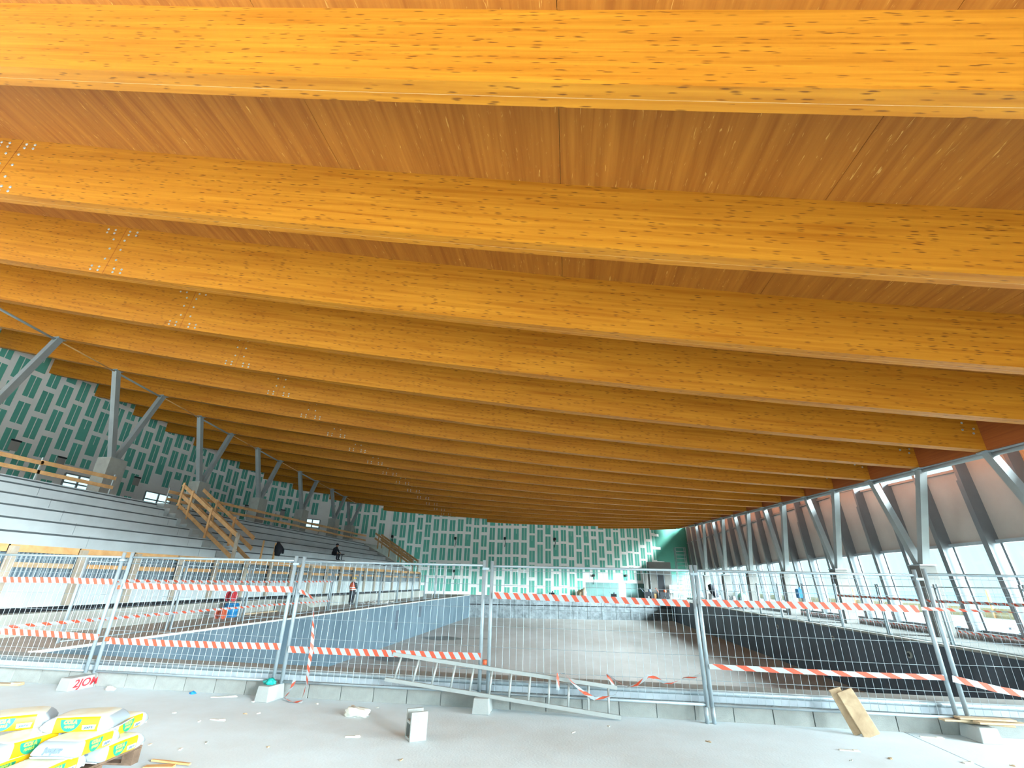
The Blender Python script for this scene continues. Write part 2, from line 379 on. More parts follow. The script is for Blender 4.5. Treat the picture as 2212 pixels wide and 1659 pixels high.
# puddle stains and rubble edge on pool bottom (flat damp patches)
m_damp = pmat('damp_screed', rgb(120, 116, 110), 0.35, var=0.2, scale=2)
for (x, y, a, b_) in ((-8.8, 35.6, 1.5, 1.1), (-6.2, 36.2, 1.0, 0.3), (-8.7, 26.2, 1.5, 0.8)):
    n = 20; vs = [(x+a*math.cos(2*math.pi*q/n)*(1+0.2*math.sin(3*q)), y+b_*math.sin(2*math.pi*q/n)*(1+0.2*math.cos(5*q)), PFZ+0.006) for q in range(n)]
    o = MB().add(vs, [tuple(range(n))]).build('damp_patch', m_damp)
    tag(o, {35.6: 'dark wet patch on the pool bottom beside the blue side wall, the largest one', 36.2: 'thin damp streak on the pool bottom behind the fence post', 26.2: 'damp patch at the foot of the blue pool wall near the ladder'}[y], 'puddle')

# ---- decks
d = thing('floor_deck', (0, 30, 0), kind='structure'); d['label'] = 'bare concrete pool deck'
MB().box(-16.2, PX0-0.06, 9.67, 57.5, 0.1, DECK).build('deck_slab', m_deck, d)
MB().box(PX1+0.05, 16.4, 9.67, 66.5, 0.1, DECK).build('deck_slab', m_pier, d)
MB().add([(PX0-0.06, farL+0.38, DECK), (PX1+0.05, farR+0.38, DECK), (PX1+0.05, 66.5, DECK), (6.5, 62.0, DECK), (-2, 59.4, DECK), (PX0-0.06, 57.5, DECK)], [tuple(range(6))]).build('deck_slab', m_deck, d)

# ------------------------------------------------------------------ roof panels, beams
Y_NEAR, Y_FAR = -6.5, 66.9
ceil = thing('ceiling', (0, 0, 8), kind='structure'); ceil['label'] = 'golden-brown timber roof panels between the beams'
strip = 4.86
x = -34.0; idx = 0
while x < 15.3:
    x1 = min(x+strip, 15.3); ny = 30; vs = []; fs = []
    for j in range(ny+1):
        y = Y_NEAR+(Y_FAR-Y_NEAR)*j/ny
        for (xx, dz) in ((x+0.004, 0), (x1-0.004, 0), (x1-0.004, 0.2), (x+0.004, 0.2)):
            vs.append((xx, y, zc(xx, y)+dz))
    for j in range(ny):
        for q in range(4):
            fs.append((j*4+q, j*4+(q+1) % 4, (j+1)*4+(q+1) % 4, (j+1)*4+q))
    fs.append((0, 1, 2, 3)); fs.append(tuple(ny*4+q for q in (3, 2, 1, 0)))
    MB().add(vs, fs).build('roof_panel', m_roof, ceil)
    x = x1
vs = []; fs = []
nx, ny = 20, 20
for j in range(ny+1):
    for q in range(nx+1):
        xx = -32.8+(15.35+32.8)*q/nx; yy = Y_NEAR-0.1+(Y_FAR+0.3-Y_NEAR)*j/ny; vs.append((xx, yy, zc(xx, yy)+0.26))
for j in range(ny):
    for q in range(nx): fs.append((j*(nx+1)+q, j*(nx+1)+q+1, (j+1)*(nx+1)+q+1, (j+1)*(nx+1)+q))
o = MB().add(vs, fs).build('roof_membrane', m_conc2, ceil)
md = o.modifiers.new('thick', 'SOLIDIFY'); md.thickness = 0.15; md.offset = 1

bolt_me = MB().tube([(0, -0.012, 0), (0, 0.03, 0)], 0.036, 10).mesh('bolt', m_bolt)
bnames = {-4: 'glulam roof beam across the very top of the picture, closest to the viewer',
          -3: 'second glulam roof beam from the top of the picture', -2: 'third glulam roof beam from the top of the picture',
          -1: 'fourth glulam roof beam from the top, the last one without a visible strut'}
ordn = ['first', 'second', 'third', 'fourth', 'fifth', 'sixth', 'seventh', 'eighth', 'ninth', 'tenth', 'eleventh', 'twelfth', 'thirteenth', 'fourteenth', 'fifteenth', 'sixteenth']
for k in range(-4, 16):
    y0 = Yk(k)-0.13; y1 = y0+0.33
    xa = end_x(y0)+0.02; xe = XR-0.1
    if xa > xe-0.5: continue
    n = 40; vs = []; fs = []
    for q in range(n+1):
        xx = xa+(xe-xa)*q/n; z0 = zb(xx, Yk(k)); z1 = zc(xx, Yk(k))+0.02
        vs += [(xx, y0, z0), (xx, y1, z0), (xx, y1, z1), (xx, y0, z1)]
    for q in range(n):
        for e in range(4): fs.append((q*4+e, q*4+(e+1) % 4, (q+1)*4+(e+1) % 4, (q+1)*4+e))
    fs.append((0, 1, 2, 3)); fs.append(tuple(n*4+e for e in (3, 2, 1, 0)))
    lab = bnames.get(k) or ('orange glulam roof beam on the steel struts, %s behind the last unpropped beam' % ordn[k])
    bt = thing('glulam_beam', ((xa+xe)/2, Yk(k), zb((xa+xe)/2, Yk(k))), lab, 'roof beam', 'glulam roof beams across the hall')
    ob = MB().add(vs, fs).build('beam_body', m_beam, bt)
    uvl = ob.data.uv_layers.new(name='UVMap'); bo = wloc(bt)
    for p in ob.data.polygons:
        for li in p.loop_indices:
            c = ob.data.vertices[ob.data.loops[li].vertex_index].co+bo
            uvl.data[li].uv = (c.x+41*k, (c.z-zb(c.x, Yk(k))) if abs(p.normal.y) > 0.7 else 4+c.y-y0)
    # fine glue line running along the underside
    g = MB(); q0 = None
    for q in range(n):
        xx = xa+(xe-xa)*q/n; x2 = xa+(xe-xa)*(q+1)/n
        g.add([(xx, y0+0.19, zb(xx, Yk(k))-0.002), (x2, y0+0.19, zb(x2, Yk(k))-0.002), (x2, y0+0.197, zb(x2, Yk(k))-0.002), (xx, y0+0.197, zb(xx, Yk(k))-0.002)], [(0, 1, 2, 3)])
    if k < 3: g.build('glue_line', m_plank, bt)
    # dowel group of the splice
    if -3 <= k <= 12 and xa < -14.6:
        sx = -13.95; slope = (zb(sx+0.5, Yk(k))-zb(sx-0.5, Yk(k)))
        D = dep(sx)
        pts = []
        for u in (-0.62, -0.34, 0.22, 0.5):
            for v in (0.10, 0.23): pts.append((u, v)); pts.append((u, D-v-0.04))
        for u in (-0.26, 0.16):
            for v in (0.30, 0.52, 0.72): pts.append((u, v*D))
        bo = wloc(bt)
        for (u, v) in pts:
            xx = sx+u; zz = zb(xx, Yk(k))+v
            inst('bolt', bolt_me, bt, Vector((xx, y0, zz))-bo)
        MB().obox((sx-0.04, y0-0.001, zb(sx, Yk(k))+D/2), (0.012, 0.006, D*0.98), Matrix.Rotation(R(6), 3, 'Y')).build('splice_joint', m_edge, bt)
    if k >= -1:
        bo = wloc(bt)
        for (u, v) in ((-0.55, 0.35), (-0.5, 0.6), (-0.25, 0.25), (-0.2, 0.42)):
            inst('bolt', bolt_me, bt, Vector((xe+u, y0, zb(xe+u, Yk(k))+v+0.3))-bo)

# dark edge timber along the window side, closing the beam ends
et = thing('edge_beam', (14.05, 30, 6), 'dark red-brown edge timber closing the beam ends above the windows', 'edge beam')
ks = list(range(-7, 16))
for a in ks[:-1]:
    ya, yb = Yk(a)+0.2, Yk(a+1)-0.13
    v = []
    for (xx, yy) in ((13.86, ya-0.01), (14.2, ya-0.01), (14.2, yb+0.01), (13.86, yb+0.01)): v.append((xx, yy, zb(14, yy)))
    for (xx, yy) in ((13.86, ya-0.01), (14.2, ya-0.01), (14.2, yb+0.01), (13.86, yb+0.01)): v.append((xx, yy, zc(14, yy)))
    MB().add(v, [(0,3,2,1),(4,5,6,7),(0,1,5,4),(1,2,6,5),(2,3,7,6),(3,0,4,7)]).build('infill_timber', m_edge, et)
    if 0 <= a <= 6:
        for (u, v_) in ((0.55, 0.75), (0.62, 0.5), (0.95, 0.85), (1.05, 0.62)):
            inst('bolt', bolt_me, et, Vector((13.86, ya+u, zb(14, ya+u)+v_))-wloc(et), (0, 0, R(-90)))

# ------------------------------------------------------------------ V struts
def strut(mb, a, b, w=0.26): mb.bar(a, b, w, w, up=(1, 0, 0))
rows_l = [(-1, 0), (1, 2), (3, 4), (5, 6), (7, 8), (9, 10)]
def vcol(x, k0, k1, zped, side, label, n):
    ym = (Yk(k0)+Yk(k1))/2+0.03
    t = thing('steel_v_column', (x, ym, zped), label, 'column', 'steel V columns on the %s side' % side)
    for k, s in ((k0, -1), (k1, 1)):
        y = Yk(k)+0.035; zt = zb(x, Yk(k))
        m = MB(); strut(m, (x, ym+0.12*s, zped+0.04), (x, y, zt-0.03)); so = m.build('strut', m_steel, t)
        m = MB(); m.box(x-0.22, x+0.22, y-0.2, y+0.2, zt-0.05, zt-0.004); m.build('head_plate', m_galv, so)
    m = MB(); m.box(x-0.3, x+0.3, ym-0.36, ym+0.36, zped, zped+0.045); m.build('base_plate', m_galv, t)
    rr_ = 0.055 if side == 'grandstand' else 0.075
    m = MB(); m.tube([(x, Yk(k0)+0.1, zb(x, Yk(k0))-0.12), (x, Yk(k1)-0.02, zb(x, Yk(k1))-0.12)], rr_, 8); m.build('tie_tube', m_steel, t)
    m = MB(); m.tube([(x, Yk(k1)+0.1, zb(x, Yk(k1))-0.10), (x, Yk(k1+1)-0.02, zb(x, Yk(k1+1))-0.10)], rr_*(0.55 if side == 'grandstand' else 1), 8); m.build('tie_tube', m_steel if side != 'grandstand' else m_plank, t)
    if side != 'grandstand':
        m = MB(); m.bar((x+0.1, Yk(k0)-0.1, zb(x, Yk(k0))-0.02), (x+0.1, Yk(k1+1)-0.1, zb(x, Yk(k1+1))-0.02), 0.3, 0.09); m.build('bearing_channel', m_galv, t)
    return t
nthL = ['nearest the viewer, cut by the left edge', 'second from the left edge', 'third, rising by the timber stair', 'fourth from the left edge', 'fifth from the left edge', 'sixth from the left edge']
WALK = 5.05
for n_, (a, b) in enumerate(rows_l):
    vcol(XL, a, b, 7.40, 'grandstand', 'grey steel V column above the grandstand, '+nthL[n_], n_)
    ym = (Yk(a)+Yk(b))/2+0.03
    o = MB().box(XL-0.38, XL+0.38, ym-0.5, ym+0.5, WALK, 7.40).build('concrete_pedestal', m_conc2)
    tag(o, 'concrete pedestal under the grandstand V column '+nthL[n_], 'pedestal', 'pedestals on the grandstand walkway')
# last, turned V under the end of the roof
t = thing('steel_v_column', (-23.9, 50.9, 7.2), 'small grey V column at the rounded corner, turned sideways', 'column', 'steel V columns on the grandstand side')
for xx in (-24.75, -23.2):
    m = MB(); strut(m, (-23.95+0.12*(1 if xx > -24 else -1), 50.95, 7.2), (xx, 51.35, zb(xx, 51.35)-0.03)); m.build('strut', m_steel, t)
m = MB(); m.tube([(-24.75, 51.35, zb(-24.75, 51.35)-0.12), (-23.2, 51.35, zb(-23.2, 51.35)-0.12)], 0.05, 8); m.build('tie_tube', m_steel, t)
tag(MB().box(-24.35, -23.55, 50.5, 51.4, WALK, 7.2).build('concrete_pedestal', m_conc2), 'concrete pedestal under the small turned V column at the corner', 'pedestal', 'pedestals on the grandstand walkway')
nthR = ['cut by the right edge of the picture', 'second from the right edge', 'third from the right edge', 'fourth from the right edge', 'fifth from the right edge', 'sixth from the right edge', 'seventh, deepest in the hall']
PEDR = 2.92
for n_, (a, b) in enumerate([(-1, 0), (1, 2), (3, 4), (5, 6), (7, 8), (9, 10), (11, 12)]):
    vcol(XR, a, b, PEDR, 'window', 'grey steel V column by the window wall, '+nthR[n_], n_)
    ym = (Yk(a)+Yk(b))/2+0.03
    o = MB().box(XR-0.3, XR+0.3, ym-0.3, ym+0.3, DECK, PEDR).build('concrete_pier', m_pier, bevel=0.015)
    tag(o, 'square concrete pier under the window-side V column '+nthR[n_], 'pier', 'concrete piers along the window wall')

# ------------------------------------------------------------------ window wall (right)
def wx(z): return 16.25 - 0.065*(z-0.5)
HEAD = 3.78; TRANS = 7.05
def wtop(y):
    yy = y/1.115
    return 2+1.115*(zR(yy)-2)
wr = thing('wall_right', (16, 30, 0.4), kind='structure'); wr['label'] = 'inclined window wall of steel fins and beige boards'
wn = thing('window_1', (16.2, 30, 0.6), kind='structure'); wn['label'] = 'long strip of tinted glazing facing the sea'
fins = [8.5+2.335*n for n in range(-7, 26)]
def fin_x(z, off): return wx(z)+off
for n_, y in enumerate(fins):
    zt = min(wtop(y)+0.25, zc(15.6, y)-0.02)
    m = MB(); zz = [0.55, HEAD, zt]; vs = []
    for z in zz: vs += [(fin_x(z, -0.42), y-0.08, z), (fin_x(z, 0.05), y-0.08, z), (fin_x(z, 0.05), y+0.08, z), (fin_x(z, -0.42), y+0.08, z)]
    fs = []
    for j in range(2):
        for e in range(4): fs.append((j*4+e, j*4+(e+1) % 4, (j+1)*4+(e+1) % 4, (j+1)*4+e))
    fs += [(3, 2, 1, 0), (8, 9, 10, 11)]
    m.add(vs, fs).build('fin', m_frame, wr)
    # slim inner fin lips
    if n_ < 20:
        m = MB(); m.bar((fin_x(0.6, -0.44), y, 0.55), (fin_x(HEAD+2.3, -0.44), y, HEAD+2.3), 0.24, 0.03, up=(1, 0, 0)); m.build('fin_flange', m_frame, wr)
for y, y2 in zip(fins[:-1], fins[1:]):
    a, b = y+0.08, y2-0.08
    def pan(z0, z1a, z1b, off, nm, mat, par, th=0.05):
        v = [(wx(z0)+off, a, z0), (wx(z0)+off, b, z0), (wx(z1b)+off, b, z1b), (wx(z1a)+off, a, z1a)]
        v += [(p[0]+th, p[1], p[2]) for p in v]
        return MB().add(v, [(0,1,2,3),(7,6,5,4),(0,4,5,1),(1,5,6,2),(2,6,7,3),(3,7,4,0)]).build(nm, mat, par)
    if y < 9 and int(round((y-8.5)/2.335)) % 2: pan(0.62, HEAD-0.06, HEAD-0.06, -0.02, 'added_sun_board', m_osb, wn, 0.02)  # boards added in unseen bays to cut the sun on the near floor
    else: pan(0.62, HEAD-0.06, HEAD-0.06, -0.02, 'pane', m_glass, wn, 0.02)
    m = MB(); m.box(wx(HEAD)-0.14, wx(HEAD)+0.06, a, b, HEAD-0.07, HEAD+0.05); m.build('head_rail', m_galv, wn)
    m = MB(); m.box(wx(0.6)-0.14, wx(0.6)+0.06, a, b, 0.55, 0.64); m.build('sill_rail', m_frame, wn)
    m = MB(); m.bar((fin_x(0.62, -0.07), b-0.16, 0.62), (fin_x(HEAD, -0.07), b-0.16, HEAD-0.05), 0.1, 0.05, up=(1, 0, 0)); m.build('casement_stile', m_frame, wn)
    t1, t2 = wtop(a), wtop(b)
    gap = 0.42 if 19.0 < y < 26.5 else (0.2 if 26.5 < y < 29 else 0.0)
    if (t1+t2)/2 > TRANS+0.25:
        pan(HEAD+0.05, TRANS, TRANS, 0.0, 'wall_board', m_beige, wr)
        pan(TRANS+0.12, t1+0.1-gap, t2+0.1-gap, 0.0, 'upper_board', m_pink, wr)
        m = MB(); m.box(wx(TRANS)-0.14, wx(TRANS)+0.08, a, b, TRANS, TRANS+0.12); m.build('cross_rail', m_frame, wr)
    else:
        pan(HEAD+0.05, t1+0.1-gap, t2+0.1-gap, 0.0, 'wall_board', m_osb if 14 < y < 17.5 else m_beige, wr)
    if 19.0 < y < 29:
        m = MB(); m.bar((wx(t1)-0.03, a, t1+0.05-gap), (wx(t2)-0.03, b, t2+0.05-gap), 0.12, 0.1); m.build('cap_rail', m_pink, wr)
MB().box(15.75, 16.5, -9, 66.6, 0.0, 0.56).build('sill_kerb', m_pier, wr)
MB().box(14.72, 15.75, 9.3, 66, DECK, 0.58).build('kerb_step', m_pier, wr)

# ------------------------------------------------------------------ plasterboard walls
def wall_piece(name, s0, s1, label, holes=()):
    root = thing(name, (wall_pt(s0)[0], wall_pt(s0)[1], 0), kind='structure'); root['label'] = label
    cuts = sorted(set([s0, s1]+[q for q in [g[0] for g in SEG] if s0 < q < s1]+[h[0] for h in holes]+[h[1] for h in holes]+[s0+(s1-s0)*j/24 for j in range(1, 24)]))
    m = MB()
    for a, b in zip(cuts[:-1], cuts[1:]):
        xa, ya, dx, dy = wall_pt(a+1e-5); xb_, yb, _, _ = wall_pt(b-1e-5)
        tops = (zc(xa, ya)+0.1, zc(xb_, yb)+0.1)
        iv = [(0.1, None)]
        for h in holes:
            if a >= h[0]-1e-6 and b <= h[1]+1e-6: iv = [(0.1, h[2]), (h[3], None)]
        for z0, z1 in iv:
            za, zbb = (tops if z1 is None else (z1, z1))
            nxv, nyv = -dy*0.2, dx*0.2
            v = [(xa, ya, z0), (xb_, yb, z0), (xb_, yb, zbb), (xa, ya, za)]
            v += [(p[0]+nxv, p[1]+nyv, p[2]) for p in v]
            m.add(v, [(0,1,2,3),(7,6,5,4),(0,4,5,1),(1,5,6,2),(2,6,7,3),(3,7,4,0)])
    m.build('jointed_surface', m_tapecomp, root)
    return root
def s_of_y(y):
    for s0, s1, a, b in SEG:
        if a[1] <= y <= b[1] and b[1] > a[1]: return s0+(s1-s0)*(y-a[1])/(b[1]-a[1])
holes = [(s_of_y(26.2), s_of_y(28.1), 6.6, 7.72), (s_of_y(32.4), s_of_y(34.9), 6.6, 7.68), (s_of_y(49.6), s_of_y(50.8), 6.9, 7.75)]
wleft = wall_piece('wall_left', 0, S_CORNER, 'long plasterboard wall with green boards and pale jointing, rounding the corner', holes)
wend = wall_piece('wall_far', S_CORNER, STOT, 'far plasterboard wall with bright green boards and pale jointing')
def panel_mesh(split):
    m = MB()
    if split:
        m.box(-0.32, -0.03, -0.012, 0.004, 0, 1); m.box(0.03, 0.32, -0.012, 0.004, 0, 1)
    else: m.box(-0.32, 0.32, -0.012, 0.004, 0, 1); m.box(-0.02, 0.02, -0.015, 0.0, 0.55, 0.98, 1)
    return m.mesh('green_board', [m_green, m_tapecomp])
pan_split, pan_full = panel_mesh(True), panel_mesh(False)
def panels(root, s0, s1, zmin, zmaxfn, skip=lambda s, z0, z1: False, lim=299):
    s = s0+0.55; col = 0; cnt = 0; org = wloc(root)
    while s < s1-0.4:
        xw, yw, dx, dy = wall_pt(s); ang = math.atan2(dy, dx)
        z = zmin+(0.0 if col % 2 else -0.82)+random.uniform(-0.06, 0.06)
        while z < zmaxfn(xw, yw)-0.1:
            hgt = random.choice([1.32, 1.36, 1.4, 1.28]); step = 1.64
            if random.random() < 0.10: hgt, step = 0.58, 0.86
            elif random.random() < 0.06: hgt, step = 2.1, 2.4
            z0 = max(z, zmin-0.35); z1 = min(z+hgt, zmaxfn(xw, yw))
            if z1-z0 > 0.2 and not skip(s, z0, z1) and cnt < lim:
                me = pan_split if random.random() < 0.86 else pan_full
                inst('green_board', me, root, Vector((xw, yw, z0))-org, (0, 0, ang), (random.uniform(0.95, 1.05), 1, z1-z0)); cnt += 1
            z += step
        s += 0.965; col += 1
    return cnt
def in_hole(s, z0, z1): return any(s > h[0]-0.5 and s < h[1]+0.5 and z1 > h[2] and z0 < h[3]+0.1 for h in holes)
c1 = panels(wleft, s_of_y(17), S_CORNER, 6.6, lambda x, y: zb(x, y)+0.9, in_hole)
s_plain = STOT-5.4
c2 = panels(wend, S_CORNER, s_plain+0.4, 0.75, lambda x, y: zb(x, y)+0.5, lambda s, z0, z1: (wall_pt(s)[0] > 1.5 and z0 < 2.2))
# untaped teal boarding at the far right end of the end wall, with jointing fingers
def wall_sheet(root, s0, s1, z0, z1fn, mat, nm, off):
    cuts = [s0+(s1-s0)*j/6 for j in range(7)]; m = MB()
    for a, b in zip(cuts[:-1], cuts[1:]):
        xa, ya, dx, dy = wall_pt(a); xb_, yb, _, _ = wall_pt(b); ox, oy = dy*off, -dx*off
        za, zz = z1fn(xa, ya), z1fn(xb_, yb)
        v = [(xa+ox, ya+oy, z0), (xb_+ox, yb+oy, z0), (xb_+ox, yb+oy, zz), (xa+ox, ya+oy, za)]
        v += [(p[0]-dy*0.01, p[1]+dx*0.01, p[2]) for p in v]
        m.add(v, [(0,1,2,3),(7,6,5,4),(0,4,5,1),(1,5,6,2),(2,6,7,3),(3,7,4,0)])
    m.build(nm, mat, root)
wall_sheet(wend, s_plain, STOT-0.1, 0.5, lambda x, y: zb(x, y)+0.6, m_teal, 'unjointed_board', 0.014)
for z0 in (2.6, 4.4, 6.1, 7.7):
    wall_sheet(wend, s_plain-0.3, s_plain+0.9+0.35*math.sin(z0*3), z0, lambda x, y, q=z0: q+0.3, m_tapecomp, 'jointing_strip', 0.022)
def s_of_x(x):
    for s0, s1, a, b in SEG[8:]:
        if a[0] <= x <= b[0]: return s0+(s1-s0)*(x-a[0])/(b[0]-a[0])
wall_sheet(wend, s_of_x(2.0), s_of_x(9.2), 0.45, lambda x, y: 2.05, m_pale, 'membrane_upstand', 0.02)
# lit windows in the long wall
for n_, h in enumerate(holes):
    wnd = thing('window_%d' % (n_+2), (wall_pt(h[0])[0], wall_pt(h[0])[1], h[2]), kind='structure'); wnd['label'] = 'small bright window opening in the plasterboard wall'
    xa, ya, dx, dy = wall_pt(h[0]); xb_, yb, _, _ = wall_pt(h[1])
    for tt in (0.0, 0.5, 1.0):
        p = Vector((xa+(xb_-xa)*tt, ya+(yb-ya)*tt, 0)); m = MB(); m.bar(p+Vector((0, 0, h[2])), p+Vector((0, 0, h[3])), 0.07, 0.12, up=(dx, dy, 0)); m.build('window_bar', m_steel, wnd)
    for zz in (h[2], (h[2]+h[3])/2, h[3]):
        m = MB(); m.bar((xa, ya, zz), (xb_, yb, zz), 0.1, 0.08); m.build('window_bar', m_steel, wnd)

# ------------------------------------------------------------------ grandstand
gs = thing('grandstand', (-17, 25, 0.4), kind='structure'); gs['label'] = 'grandstand of grey precast concrete steps'
XS = [15.2, 16.0, 16.8, 17.6, 18.4, 19.2, 19.7]
ZS = [2.63, 3.05, 3.48, 3.92, 4.36, 4.80, 5.05]
STAIR0, STAIR1 = 20.75, 22.15
def yend(i): return 47.2-0.25*i
for i in range(7):
    z1 = ZS[i]; z0 = ZS[i-1]-0.02 if i else 2.12
    xf = -XS[i]; xbk = -XS[i+1]-0.05 if i < 6 else -32.0
    joints = [4.0, 8.3+0.08*i, 14.55+0.1*i, 19.6+0.18*i, 26.2+0.16*i, 31.5+0.1*i, 37.8+0.14*i, 43.2+0.1*i, yend(i)]
    if i == 6: joints = [-2, 14, 30, 42.0, 46.4]
    for a, b in zip(joints[:-1], joints[1:]):
        if i == 6 and a > 41: xbk = -21.5
        zt = z1-0.19
        MB().poly([(xf, a+0.01, z0+0.03), (xf, a+0.01, z1-0.085), (xf-0.09, a+0.01, z1-0.085), (xf-0.09, a+0.01, z1-0.03), (xf, a+0.01, z1-0.03), (xf, a+0.01, z1), (xbk, a+0.01, z1), (xbk, a+0.01, zt), (xf-0.14, a+0.01, zt), (xf-0.14, a+0.01, z0+0.03)], (0, b-a-0.02, 0)).build('step_unit', m_conc, gs)
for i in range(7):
    MB().box(-XS[i]-0.085, -XS[i]-0.03, 4.0, yend(i) if i < 6 else 46.4, ZS[i]-0.082, ZS[i]-0.033).build('shadow_line', m_shadow_line, gs)  # strips in the grooves paint the shadow line under each step edge
# walkway behind, following the rounded wall
MB().add([(-19.7, 42, WALK), (-32, 42, WALK), (-31.3, 45.3, WALK), (-29.7, 48.4, WALK), (-26.8, 51.5, WALK), (-20.8, 54.9, WALK), (-19.7, 54.9, WALK)], [tuple(range(7))]).build('walkway_slab', m_conc, gs)
# end flank under the rows
v = [(-14.2, 47.3, DECK), (-19.7, 47.3, DECK), (-19.7, 45.6, 5.0), (-15.2, 47.2, 2.6), (-14.2, 47.3, 1.7)]
MB().poly(v, (0, 0.2, 0)).build('flank_wall', m_conc2, gs)
MB().box(-20.0, -19.7, 45.6, 55, DECK, WALK-0.02).build('flank_wall', m_conc2, gs)
# gangway floor between front wall and first row, front wall, low plinth, black strip painting the shade in the gap
MB().box(-15.3, -14.35, 4, 47.2, 0.3, 0.62).build('gangway_slab', m_conc, gs)
MB().box(-15.32, -15.18, 4, 47.2, 0.6, 2.2).build('first_riser', m_conc, gs)
for a, b in ((4, 9.7), (9.7, 14.9), (14.9, 20.3), (20.3, 26.0), (26.0, 31.6), (31.6, 37.2), (37.2, 42.5), (42.5, 47.2)):
    MB().box(-14.3, -14.12, a+0.01, b-0.01, 1.06, 1.72).build('front_wall_panel', m_conc, gs)
MB().box(-14.34, -14.16, 4, 47.2, 0.9, 1.08).build('shade_strip', m_black, gs)
for a, b in ((4, 12.2), (12.2, 20.4), (20.4, 22.6), (24.4, 33.5), (33.5, 41), (41, 47.2)):
    MB().box(-14.2, -13.72, a+0.01, b-0.01, DECK, 0.94).build('plinth', m_conc2, gs)
# concrete stair treads in the gangway through the rows
for i in range(12):
    xx = -15.2-0.375*i; zz = 2.2+0.236*(i+1)
    MB().box(xx-0.42, xx, STAIR0+0.05, STAIR1-0.05, zz-0.35, zz+0.03).build('stair_tread', m_white_conc, gs)

# ------------------------------------------------------------------ timber guardrail in front of the grandstand
gr = thing('timber_guardrail', (-14.1, 28, 1.1), 'long guardrail of timber posts, planks and galvanised pickets before the grandstand', 'guardrail')
gy = [9.13, 11.0]+[12.87+1.87*n for n in range(19)]
for y in gy: MB().box(-14.1, -14.0, y-0.09, y+0.09, 1.08, 2.53).build('post', m_grey_wood, gr)
for n_, (a, b) in enumerate(zip(gy[:-1], gy[1:])):
    MB().box(-14.17, -14.115, a-0.1, b-0.05, 2.40+random.uniform(-.01, .01), 2.57).build('top_plank', m_plank, gr)
    MB().box(-14.17, -14.115, a+0.05, b-0.12, 2.03+random.uniform(-.02, .02), 2.15).build('mid_plank', m_plank_d if n_ == 1 else m_plank, gr)
    MB().box(-14.17, -14.13, a-0.1, b-0.05, 1.54, 1.64).build('toe_plank', m_plank, gr)
pick = MB().box(-0.02, 0.02, -0.014, 0.014, 0, 0.78).mesh('picket', m_galv)
far = MB(); y = gy[0]+0.12
while y < 47.0:
    if min(abs(y-p) for p in gy) > 0.1:
        if y < 30: inst('picket', pick, gr, Vector((-14.2, y, 1.72))-wloc(gr))
        else: far.box(-14.22, -14.18, y-0.014, y+0.014, 1.72, 2.5)
    y += 0.112
tag(far.build('picket_row', m_galv, gr), kind='stuff')
MB().box(-14.32, -14.24, 9, 47.2, 1.72, 2.5).build('backing_sheet', m_membrane, gr)

# rail along the upper walkway edge
ur = thing('walkway_rail', (-19.9, 25, WALK), 'two-plank timber rail along the upper walkway edge', 'guardrail')
yy = 6.0; n_ = 0
while yy < 46:
    b = min(yy+3.1, 46.4)
    if not (yy < 21 < b):
        MB().bar((-19.95, yy, 5.76+random.uniform(-.02, .02)), (-19.95, b+0.1, 5.76+random.uniform(-.03, .03)), 0.035, 0.15).build('plank', m_plank, ur)
        MB().bar((-19.95, yy, 5.38+random.uniform(-.02, .02)), (-19.95, b+0.1, 5.38+random.uniform(-.03, .03)), 0.035, 0.14).build('plank', m_plank, ur)
    m = MB(); m.bar((-19.99, yy+0.05, WALK), (-19.99, yy+0.05, 5.95), 0.05, 0.05); m.build('rail_post', m_steel, ur)
    yy = b
# handrails of the timber stair
def stair_rail(name, label, y_lo, y_hi, npl, posts):
    t = thing(name, (-17.2, (y_lo+y_hi)/2, 2.7), label, 'stair rail')
    for j in range(npl):
        zo = (1.12, 0.66, 0.16)[j]
        MB().bar((-14.9, y_lo, 2.45+zo), (-19.5, y_hi, 5.02+zo), 0.04, 0.17).build('rail_plank', m_plank, t)
    for f in posts:
        x_ = -14.9+(-19.5+14.9)*f; z_ = 2.45+(5.02-2.45)*f; y_ = y_lo+(y_hi-y_lo)*f
        big = 0.14 if f == 0 else 0.07
        MB().box(x_-0.05, x_+0.05, y_-big/2-0.03, y_+big/2-0.03, z_-0.1+(0.0 if f else -0.2), z_+1.28).build('rail_post', m_plank if f else m_grey_wood, t)
    return t
stair_rail('stair_rail', 'timber stair rail on the near side of the grandstand stair, with a stout foot post', 20.55, 21.75, 3, (0.0, 0.45, 0.8, 0.97))
stair_rail('stair_rail', 'timber stair rail on the far side of the grandstand stair', 21.7, 23.2, 3, (0.35, 0.7))
stair_rail('stair_rail', 'small distant timber stair rail at the far end of the grandstand', 46.6, 47.6, 2, (0.0, 0.3, 0.6, 0.9))
stair_rail('stair_rail', 'second distant timber stair rail at the far end, next to the plasterboard wall', 48.2, 49.2, 2, (0.0, 0.5, 0.95))
exec_after = []

